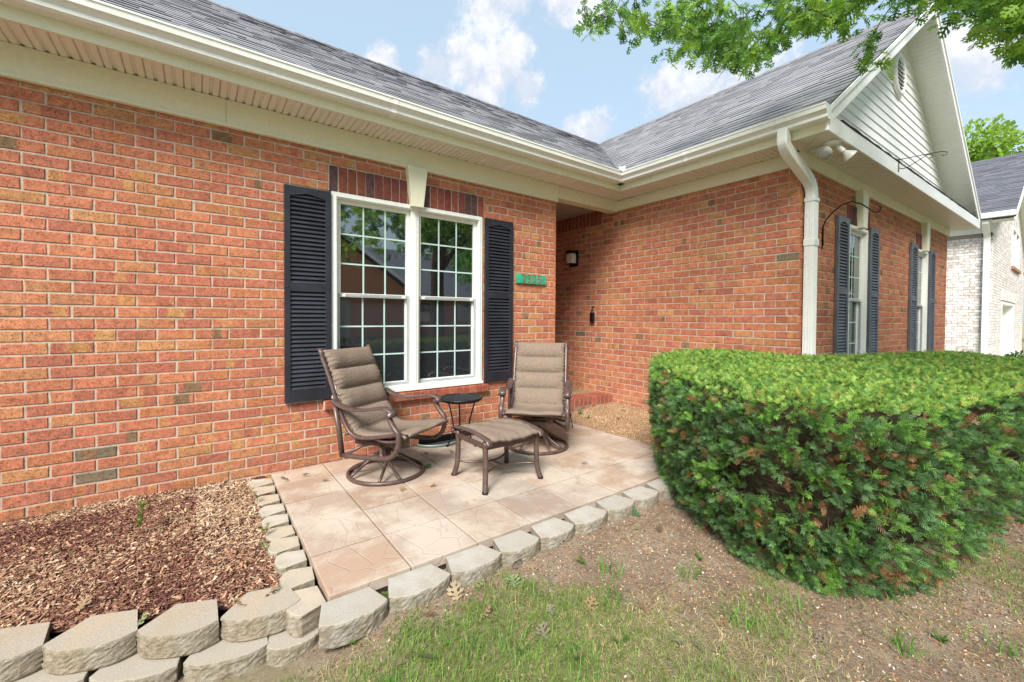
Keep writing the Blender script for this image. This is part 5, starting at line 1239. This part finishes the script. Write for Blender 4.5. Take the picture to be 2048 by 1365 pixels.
# matching rings: (bottom hem), (belly), (top edge); counter-clockwise seen from above
T_ = np.array([(-.12, -1.45, .88), (-.50, -1.75, .85), (-.84, -2.12, .83), (-1.09, -2.45, .815), (-1.22, -2.76, .805), (-1.16, -3.05, .80), (-.92, -3.26, .80), (-.45, -3.42, .81), (.45, -3.55, .82), (1.15, -3.62, .84), (1.85, -3.62, .86), (2.5, -3.52, .86), (2.7, -2.95, .86), (2.2, -2.75, .87), (1.25, -2.42, .90), (.93, -2.10, .91), (.88, -1.60, .91), (.40, -1.36, .90)])
B_ = np.array([(-.22, -1.62, .0), (-.50, -1.86, -.085), (-.76, -2.20, -.085), (-.97, -2.50, -.085), (-1.07, -2.78, -.085), (-1.05, -3.02, -.085), (-.84, -3.20, -.085), (-.42, -3.36, -.09), (.45, -3.46, -.09), (1.1, -3.55, -.09), (1.7, -3.55, -.09), (2.3, -3.48, -.09), (2.4, -2.95, .02), (2.1, -2.8, .02), (1.2, -2.5, .02), (.85, -2.15, .02), (.8, -1.75, .02), (.35, -1.62, .02)])
nT = len(T_)
def ring_at(u, v, inset=0.):
    """u in [0,nT) round the hedge, v 0 hem .. 1 top edge"""
    i = np.floor(u).astype(int) % nT; j = (i+1) % nT; f = (u-np.floor(u))[:, None]
    t = T_[i]*(1-f)+T_[j]*f; b = B_[i]*(1-f)+B_[j]*f
    w_ = (1-(1-v)**2.8)[:, None]; xy = b[:, :2]*(1-w_)+t[:, :2]*w_; z = b[:, 2]*(1-v)+t[:, 2]*v
    return np.concatenate([xy, z[:, None]], 1)
cen = np.array([.3, -2.6])
def sprigs(P, D, U, L_, colr, nn=8, nl=.021):
    """flat yew sprays: stem D, needles in the plane of D and side"""
    n = len(P); s = unit(np.cross(U, D)); U = np.cross(D, s); Vs = []; 
    for k in range(nn):
        t = (k+.6)/nn; c0 = P+D*(L_*t)[:, None]+U*(-.15*L_*t*t)[:, None]
        for sg in (-1, 1):
            nd_ = unit(D*(.55+.5*t)+s*sg*(1.0-.35*t)+U*rng.normal(.15, .25, (n, 1))); l_ = nl*(1-.35*t)*rng.uniform(.8, 1.2, n); wd_ = .0017
            q = unit(np.cross(nd_, U)); tip = c0+nd_*l_[:, None]; mid = c0+nd_*(l_*.6)[:, None]
            Vs += [c0-q*wd_*.6, c0+q*wd_*.6, mid+q*wd_, tip, mid-q*wd_]
    nv = len(Vs); V = np.stack(Vs, 1).reshape(-1, 3); b0 = (np.arange(n)*nv)[:, None, None]; kk = (np.arange(nn*2)*5)[None, :, None]
    F = (b0+kk+np.array([0, 1, 2, 4])[None, None]).reshape(-1, 4); F2 = (b0+kk+np.array([4, 2, 3, 3])[None, None])
    return V, F, (b0+kk+np.array([4, 2, 3])[None, None]).reshape(-1, 3), np.repeat(colr, nn*2, 0)
def add_sprigs(name, P, D, U, L_, colr, nn=8, nl=.021):
    V, F4, F3, C_ = sprigs(P, D, U, L_, colr, nn, nl)
    me = bpy.data.meshes.new(name); nf4, nf3 = len(F4), len(F3)
    me.vertices.add(len(V)); me.vertices.foreach_set('co', (V-hloc).astype(np.float32).ravel())
    li = np.concatenate([F4.ravel(), F3.ravel()]).astype(np.int32); me.loops.add(len(li)); me.loops.foreach_set('vertex_index', li)
    me.polygons.add(nf4+nf3); st0 = np.concatenate([np.arange(nf4)*4, nf4*4+np.arange(nf3)*3]).astype(np.int32); me.polygons.foreach_set('loop_start', st0)
    me.polygons.foreach_set('loop_total', np.concatenate([np.full(nf4, 4), np.full(nf3, 3)]).astype(np.int32)); me.update(calc_edges=True)
    a = me.attributes.new('c1', 'FLOAT_VECTOR', 'FACE'); a.data.foreach_set('vector', np.concatenate([C_, C_]).astype(np.float32).ravel())
    me.materials.append(NEEDLE); o = bpy.data.objects.new(name, me); col.objects.link(o); o.parent = hd_; return o
# side sprays grow in rosettes: a cluster of shoots round each twig end, dark hollows between
nc = 4300; u = np.concatenate([rng.uniform(0, 12.2, int(nc*.88)), rng.uniform(12.2, nT, nc-int(nc*.88))]); v = rng.random(nc)**.92
P = ring_at(u, v); P1 = ring_at(u+.02, v); P2 = ring_at(u, np.clip(v+.02, 0, 1.02)); nr = unit(np.cross(P1-P, P2-P))
cdir = unit(np.concatenate([P[:, :2]-cen, np.zeros((nc, 1))], 1)); nr *= np.sign((nr*cdir).sum(1))[:, None]
lump = fbm(P[:, 0]*1.0+P[:, 2]*.8, P[:, 1]+P[:, 2]*1.3, 4.2, 51); hole = fbm(P[:, 0]+P[:, 2]*2.1, P[:, 1]*1.1-P[:, 2]*1.7, 5.5, 61)
keep = ~((hole < -.36) & (rng.random(nc) < .85) & (v < .85)); dpt = rng.gamma(1.4, .034, nc)-.03
P = P+nr*(.03*lump-dpt)[:, None]; P, nr, v, hole, dpt = [a[keep] for a in (P, nr, v, hole, dpt)]; nc = len(P)
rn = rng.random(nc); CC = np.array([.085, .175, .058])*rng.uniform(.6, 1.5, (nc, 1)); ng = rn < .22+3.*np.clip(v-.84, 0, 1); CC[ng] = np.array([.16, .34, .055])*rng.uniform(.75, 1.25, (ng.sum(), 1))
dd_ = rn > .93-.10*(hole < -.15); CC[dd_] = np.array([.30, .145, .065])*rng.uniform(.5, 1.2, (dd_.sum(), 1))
ks = rng.integers(3, 7, nc); ix = np.repeat(np.arange(nc), ks); n = len(ix)
D = unit(nr[ix]*.85+rng.normal(0, .62, (n, 3))+np.array([0, 0, .12])-np.array([0, 0, .8])*((v[ix] < .10)[:, None]*rng.random((n, 1))))
Pp = P[ix]+rng.normal(0, .007, (n, 3)); U = unit(np.cross(D, rng.normal(0, 1, (n, 3))))
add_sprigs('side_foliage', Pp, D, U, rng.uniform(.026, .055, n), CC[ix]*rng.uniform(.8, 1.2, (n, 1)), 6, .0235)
# top sprays
n = 27000; x = rng.uniform(-1.6, 2.7, n); y = rng.uniform(-3.55, -1.4, n)
def inside(x, y, poly):
    c_ = np.zeros(len(x), bool); j = len(poly)-1
    for i in range(len(poly)):
        xi, yi = poly[i][:2]; xj, yj = poly[j][:2]; c_ ^= ((yi > y) != (yj > y)) & (x < (xj-xi)*(y-yi)/(yj-yi+1e-12)+xi); j = i
    return c_
k_ = inside(x, y, T_); x, y = x[k_], y[k_]; n = len(x)
A = np.c_[T_[:, 0], T_[:, 1], np.ones(nT)]; co_ = np.linalg.lstsq(A, T_[:, 2], rcond=None)[0]
dE = np.min([np.hypot(x-q[0], y-q[1]) for q in ring_at(np.linspace(0, nT-.01, 160), np.ones(160))[:, :2]], 0)
def topz(x, y, dE): return co_[0]*x+co_[1]*y+co_[2]+.020*fbm(x, y, 3.0, 71)+.022*np.clip(dE/.12, 0, 1)-.012
z = topz(x, y, dE)-rng.gamma(1.2, .012, n)+.01; P = np.stack([x, y, z], -1)
D = unit(np.stack([rng.normal(0, .8, n), rng.normal(0, .8, n), rng.uniform(.35, 1.2, n)], -1)); U = unit(np.array([0, 0, 1.])+rng.normal(0, .5, (n, 3)))
t = rng.random(n); pch = fbm(x, y, 2.4, 81)
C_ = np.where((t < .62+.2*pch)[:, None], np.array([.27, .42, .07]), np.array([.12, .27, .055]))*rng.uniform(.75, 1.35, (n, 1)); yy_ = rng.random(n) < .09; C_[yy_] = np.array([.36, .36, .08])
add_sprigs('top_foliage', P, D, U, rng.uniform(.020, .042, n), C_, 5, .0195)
# dark twiggy inside
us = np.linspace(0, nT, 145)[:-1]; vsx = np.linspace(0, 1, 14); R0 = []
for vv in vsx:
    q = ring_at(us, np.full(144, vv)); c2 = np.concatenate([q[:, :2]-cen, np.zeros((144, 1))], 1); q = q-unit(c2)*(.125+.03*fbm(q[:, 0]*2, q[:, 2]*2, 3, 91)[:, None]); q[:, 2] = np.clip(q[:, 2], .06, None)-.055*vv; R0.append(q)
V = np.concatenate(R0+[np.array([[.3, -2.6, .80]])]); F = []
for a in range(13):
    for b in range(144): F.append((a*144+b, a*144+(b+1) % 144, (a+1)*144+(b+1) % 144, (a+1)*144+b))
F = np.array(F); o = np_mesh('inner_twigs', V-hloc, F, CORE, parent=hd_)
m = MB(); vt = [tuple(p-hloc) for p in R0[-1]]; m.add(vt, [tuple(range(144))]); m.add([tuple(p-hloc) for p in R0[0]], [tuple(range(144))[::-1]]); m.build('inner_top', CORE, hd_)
m = MB()
for i in range(420):
    u_0 = rng.uniform(0, 10.5); v0 = rng.uniform(.02, .95); a = ring_at(np.array([u_0]), np.array([v0]))[0]; b = np.array([cen[0]+(a[0]-cen[0])*.55, cen[1]+(a[1]-cen[1])*.55, a[2]*.5]); q = a*.75+b*.25+rng.normal(0, .03, 3)
    m.tube([tuple(b-hloc), tuple(q-hloc), tuple(a-hloc)], [.006, .0035, .0015], 4, cap=False)
for i in range(9): m.tube([(-.6+i*.32-hloc[0], -2.7+.25*math.sin(i*2)-hloc[1], 0), (-.6+i*.32+.05-hloc[0], -2.65-hloc[1], .5)], [.03, .015], 7)
m.build('branch', simple('yew_bark', (.13, .075, .05), .9), hd_)

# ------------------------------------------------------------------ neighbour's house
nb = empty('neighbour_house', (13, -2.35, 0), 0, 'whitewashed brick neighbouring house with dark roof and a garage, beyond the wing', 'house')
NO = Matrix.Translation((-13, 2.35, 0))
def nbuild(m, name, mat, parent=None, bevel=0): 
    m.v = [(a-13, b+2.35, c_) for a, b, c_ in m.v]; return m.build(name, mat, parent or nb, bevel)
NP = lambda: random.choice([(.80, .77, .75), (.86, .84, .82), (.76, .71, .69), (.88, .86, .85), (.66, .59, .57)])
MNW = Matrix(((0, 1, 0, 13.0), (-1, 0, 0, -2.35), (0, 0, 1, 0), (0, 0, 0, 1)))    # west face, local x runs towards -y
m = MB(); m.M = MNW; bond(m, -7, 0, -4, 45, 0, 0, [], 0, palette=NP); nbuild(m, 'brickwork', WBRICK)
m = MB(); m.M = MNW; m.box(-7, -.004, .006, .2, -.4, 3.8); nbuild(m, 'wall', WMORT)
MNF = Matrix.Translation((13.0, -2.35, 0))
GAR = (2.25, 5.9, -.4, 1.80); WN = (4.7, 7.2, 3.0, 4.3)
m = MB(); m.M = MNF; bond(m, .005, 9.5, -4, 45, 0, 0, [GAR, WN], 0, palette=NP)
for k in range(45, 84):
    z = k*COURSE; hw = (6.28-z)/.5
    if hw > .3: bond(m, max(.005, 4.75-hw), min(9.5, 4.75+hw), k, k+1, 0, 0, [WN], 0, palette=NP)
nbuild(m, 'brickwork', WBRICK)
m = MB(); m.M = MNF
rs = [(0.006, 9.5, -.4, 3.55)]
for h in (GAR, WN): rs = [q for r in rs for q in rsub(r, h)]
for r in rs: m.box(r[0], r[1], .006, .2, r[2], r[3])
for k in range(20):
    z = 3.55+k*.16; hw = (6.28-z)/.5-.05
    if hw > 0:
        for r in rsub((max(.006, 4.75-hw), min(9.5, 4.75+hw), z, z+.16), WN): m.box(r[0], r[1], .0065, .2, r[2], r[3])
nbuild(m, 'wall', WMORT)
m = MB(); m.M = MNF; m.box(GAR[0], GAR[1], .42, .46, -.4, 1.72)
for k in range(4): m.box(GAR[0]+.02, GAR[1]-.02, .40, .4195, -.37+k*.53, .10+k*.53)
nbuild(m, 'garage_door', DOORW, None, .01)
m = MB(); m.M = MNF; m.box(GAR[0]-.0, GAR[0]+.10, -.01, .42, -.4, 1.80); m.box(GAR[1]-.10, GAR[1], -.01, .42, -.4, 1.80); m.box(GAR[0]+.1, GAR[1]-.1, -.01, .42, 1.72, 1.80); nbuild(m, 'garage_frame', WHITE)
m = MB(); m.M = MNF
for i in range(52): a = GAR[0]-.2+i*.0785; m.cur = NP(); m.box(a, a+.07, -.03, .01, 1.82, 2.10)
nbuild(m, 'lintel', WBRICK)
m = MB(); m.M = MNF; m.box(WN[0], WN[1], .05, .09, WN[2], WN[3]); nbuild(m, 'window_pane', GLASS)
m = MB(); m.M = MNF; t_ = .09; m.box(WN[0], WN[0]+t_, -.02, .1, WN[2], WN[3]); m.box(WN[1]-t_, WN[1], -.02, .1, WN[2], WN[3]); m.box(WN[0]+t_, WN[1]-t_, -.02, .1, WN[3]-t_, WN[3]); m.box(WN[0]+t_, WN[1]-t_, -.02, .1, WN[2], WN[2]+t_); m.box(WN[0]+1.2, WN[0]+1.3, -.015, .1, WN[2]+t_, WN[3]-t_); nbuild(m, 'window_frame', WHITE)
m = MB(); m.M = MNF; m.cur = (.40, .2, .15); m.box(WN[0]-.1, WN[1]+.1, -.06, .05, WN[2]-.1, WN[2]-.002); nbuild(m, 'window_sill', BRICK)
m = MB(); m.M = MNW; m.box(-7, .02, -.03, -.001, 3.50, 3.80)
m.box(-7, .06, -.42, 0, 3.80, 3.815); nbuild(m, 'frieze', WHITE)
m = MB(); m.M = MNW; m.box(-7, .42, -.56, -.42, 3.79, 3.925); nbuild(m, 'gutter', WHITE, None, .02)
m = MB(); m.M = MNW; 
rect_tube(m, [(-.10, -.43, 3.85), (-.10, -.42, 3.70), (-.10, -.24, 3.52), (-.10, -.075, 3.40), (-.10, -.065, 3.2), (-.10, -.065, -.15)], .12, .10, (1, 0, 0)); nbuild(m, 'downspout', WHITE)
# roof: slope facing west, ridge along y, and the front gable's far slope
def nroof(pts):
    m = MB(); n = len(pts); v = [Vector(p) for p in pts]; m.cur = (.10, .105, .125)
    m.add(v+[p-Vector((0, 0, .12)) for p in v], [tuple(range(n)), tuple(range(n, 2*n))[::-1]]+[(i, (i+1) % n, n+(i+1) % n, n+i) for i in range(n)]); return m
m = nroof([(12.5, -2.75, 3.88), (17.75, -2.75, 6.5), (17.75, 5, 6.5), (12.5, 5, 3.88)])
a0, a1 = Vector((12.54, 0, 3.905)), Vector((17.75, 0, 6.5)); uvd = (a1-a0).normalized(); nn0 = Vector((-uvd.z, 0, uvd.x))
for k in range(44):
    s = k*.144; p = a0+uvd*s
    yy = -2.75
    while yy < 2.2:
        wd_ = random.uniform(.2, .45); g = random.uniform(.075, .135); m.cur = (g, g*1.04, g*1.22); h = random.choice([.006, .012, .016]); q = p+uvd*.15; y2 = min(yy+wd_, 2.3)
        m.add([(p.x, yy, p.z), (p.x, y2, p.z), (p.x+nn0.x*h, y2, p.z+nn0.z*h), (p.x+nn0.x*h, yy, p.z+nn0.z*h), (q.x, y2, q.z), (q.x, yy, q.z)], [(0, 1, 2, 3), (3, 2, 4, 5)]); yy += wd_
nbuild(m, 'roof', SHING)
nbuild(nroof([(17.75, -2.75, 6.5), (23, -2.75, 3.88), (23, 5, 3.88), (17.75, 5, 6.5)]), 'roof', SHING)
m = MB(); m.prism([(12.5, 3.70), (12.5, 3.875), (17.75, 6.495), (23, 3.875), (23, 3.70), (17.75, 6.3)], -2.76, -2.72, 'y'); nbuild(m, 'rake_board', WHITE)
m = MB(); m.prism([(12.52, 3.74), (17.75, 6.34), (23, 3.74), (22.9, 3.68), (17.75, 6.25), (12.6, 3.68)], -2.72, -2.35, 'y'); nbuild(m, 'rake_soffit', SOFFITW)
# driveway, planter bowl with a shrub
m = MB(); m.box(14.8, 19.5, -20, -2.36, -.36, -.245); o = m.build('driveway', CONC); o['kind'] = 'structure'
pb = empty('planter', (11.6, -2.95, -.22), 0, 'wide white bowl planter beyond the hedge by the neighbouring garage', 'planter')
m = MB(); m.lathe([(.18, 0), (.2, .06), (.14, .10), (.16, .16), (.40, .34), (.46, .40), (.44, .42), (.40, .40), (.30, .34), (.01, .33)], (0, 0, 0), 28); m.build('bowl', WHITE, pb)
def bush(name, loc, rad, h, nlf, size, colr, label, cat='shrub', parentcat=None):
    t = empty(name, loc, 0, label, cat); n = nlf; d = unit(rng.normal(0, 1, (n, 3))); d[:, 2] = np.abs(d[:, 2]); r = rng.random(n)**.4
    P = d*r[:, None]*np.array([rad, rad, h])*(1+.2*fbm(d[:, 0]*3, d[:, 1]*3+d[:, 2]*2, 1.5, 7)[:, None]); D = unit(d+rng.normal(0, .6, (n, 3))); N_ = unit(rng.normal(0, 1, (n, 3))+np.array([0, 0, 1])); s = unit(np.cross(N_, D))
    sz_ = size*rng.uniform(.6, 1.3, (n, 1)); V = np.stack([P, P+sz_*(.5*D+.28*s), P+sz_*D, P+sz_*(.5*D-.28*s)], 1).reshape(-1, 3); F = np.arange(n*4).reshape(-1, 4)
    np_mesh('foliage', V, F, LEAF, np.array(colr)*rng.uniform(.6, 1.5, (n, 1)), parent=t)
    m = MB()
    for k in range(6): a = k*1.05; m.tube([(0, 0, 0), (.3*rad*math.cos(a), .3*rad*math.sin(a), h*.4), (.6*rad*math.cos(a), .6*rad*math.sin(a), h*.75)], [.02, .012, .005], 5)
    m.build('stem', TREEBARK, t); return t
bush('planted_shrub', (11.6, -2.95, .12), .42, .38, 700, .09, (.05, .14, .05), 'small leafy shrub growing in the white bowl planter')

# ------------------------------------------------------------------ trees and street behind
def tree(loc, h, rad, nlf, size, colr, label, group=None, zc=.62, seed=1, name='leafy_tree'):
    t = empty(name, loc, 0, label, 'tree', group); rg = np.random.default_rng(seed)
    nc = 26; cd = unit(rg.normal(0, 1, (nc, 3))); cr = rg.random(nc)**.45; cc = cd*cr[:, None]*np.array([rad, rad, h*.36])*.82+np.array([0, 0, h*zc]); rc = rad*rg.uniform(.22, .42, nc)
    k = rg.integers(0, nc, nlf); d = unit(rg.normal(0, 1, (nlf, 3))); P = cc[k]+d*(rc[k]*rg.random(nlf)**.35)[:, None]
    D = unit(d+rg.normal(0, .8, (nlf, 3))); N_ = unit(rg.normal(0, .7, (nlf, 3))+np.array([0, 0, 1])); s = unit(np.cross(N_, D)); sz_ = size*rg.uniform(.6, 1.4, (nlf, 1))
    V = np.stack([P, P+sz_*(.5*D+.35*s), P+sz_*D, P+sz_*(.5*D-.35*s)], 1).reshape(-1, 3); F = np.arange(nlf*4).reshape(-1, 4)
    ct = np.array(colr)*rg.uniform(.75, 1.3, (nc, 1)); C_ = ct[k]*rg.uniform(.7, 1.3, (nlf, 1)); np_mesh('crown', V, F, LEAF, C_, parent=t)
    m = MB(); tk = max(.12, h*.025); m.tube([(0, 0, -.4), (.05, 0, h*.3), (0, .1, h*zc)], [tk, tk*.8, tk*.4], 10)
    for c_ in cc[:14]: m.tube([(0, 0, h*.3), tuple(c_*np.array([.5, .5, 1])-np.array([0, 0, h*.1])), tuple(c_)], [tk*.45, tk*.25, tk*.08], 6)
    m.build('trunk', TREEBARK, t); return t
tree((39.3, .2, -.5), 15.6, 5.2, 11000, .34, (.26, .40, .06), 'tall yellow-green tree rising behind the neighbouring roof', None, .66, 4)
tree((42, -3.5, -.5), 14, 4.5, 6000, .34, (.17, .30, .05), 'yellow-green tree at the right edge behind the neighbouring house', None, .62, 9)
tree((26, -9.0, -.5), 9, 3.5, 4000, .30, (.07, .17, .04), 'darker tree beyond the driveway', None, .5, 12)
for i, (x, y) in enumerate(((28, -7), (30, -9.5), (33, -6))): bush('garden_bush', (x, y, -.5), 2.0, 2.6, 2600, .22, (.06, .15, .04), ['green bush beyond the driveway at the right edge', 'second bush behind the driveway', 'farthest bush behind the driveway'][i])
# across the street, seen in the window panes
oh = empty('opposite_house', (5.0, -24, 0), 0, 'orange brick house across the street with grey roof and pale garage door', 'house')
m = MB(); m.cur = (.60, .26, .13); m.box(-9, 3.2, -8, 0, -.2, 3.1); m.box(3.2, 14, -7, -1.6, -.2, 3.0); m.prism([(-9, 3.1), (3.2, 3.1), (-2.9, 7.4)], -7.9, -.05, 'y'); m.build('wall', BRICK, oh)
m = MB(); m.cur = (.24, .24, .28)
m.add([(-9.6, .4, 2.85), (-2.9, .4, 7.6), (-2.9, -8, 7.6), (-9.6, -8, 2.85)], [(0, 1, 2, 3)]); m.add([(3.8, .4, 2.85), (-2.9, .4, 7.6), (-2.9, -8, 7.6), (3.8, -8, 2.85)], [(0, 3, 2, 1)])
m.add([(2.0, -1.1, 2.95), (14.5, -1.1, 2.95), (14.5, -5, 6.6), (-1.0, -5, 6.6)], [(0, 1, 2, 3)]); m.build('roof', SHING, oh)
m = MB(); m.prism([(-9.7, 2.75), (-9.7, 3.0), (-2.9, 7.8), (3.9, 3.0), (3.9, 2.75), (-2.9, 7.5)], .38, .44, 'y'); m.box(3.2, 14.5, -1.3, -1.15, 2.8, 3.0); m.build('trim', WHITE, oh)
m = MB(); m.box(-5.3, -.6, -.02, .05, -.1, 2.3); m.build('garage_door', simple('beige_door', (.55, .50, .42), .6), oh)
m = MB(); m.box(4.6, 6.0, -1.58, -1.5, .9, 2.3); m.box(8.0, 9.6, -1.58, -1.5, .9, 2.3); explode(m.build('window', GLASS, oh))
m = MB(); m.box(-60, 60, -17.5, -11.5, -.16, -.10); o = m.build('street', simple('asphalt', (.06, .06, .065), .9, .2)); o['kind'] = 'structure'
tree((12.5, -18.5, -.3), 8.5, 3.6, 6000, .30, (.10, .26, .04), 'bright green street tree across the road', 'trees across the street', .6, 21)
tree((-4.0, -27, -.3), 11, 4.5, 4000, .4, (.05, .13, .03), 'dark tree left of the opposite house', 'trees across the street', .6, 22)
tree((17, -30, -.3), 12, 5, 4000, .4, (.05, .13, .03), 'dark tree behind the opposite house', 'trees across the street', .6, 23)
for i, x in enumerate((1.0, 3.0, 5.0, 7.2)): bush('foundation_shrub', (x, -10.2-.2*i, -.2), 1.2, .85, 1500, .12, (.03, .08, .025), 'dark clipped shrub by the street, %s from the left' % ordn[i])
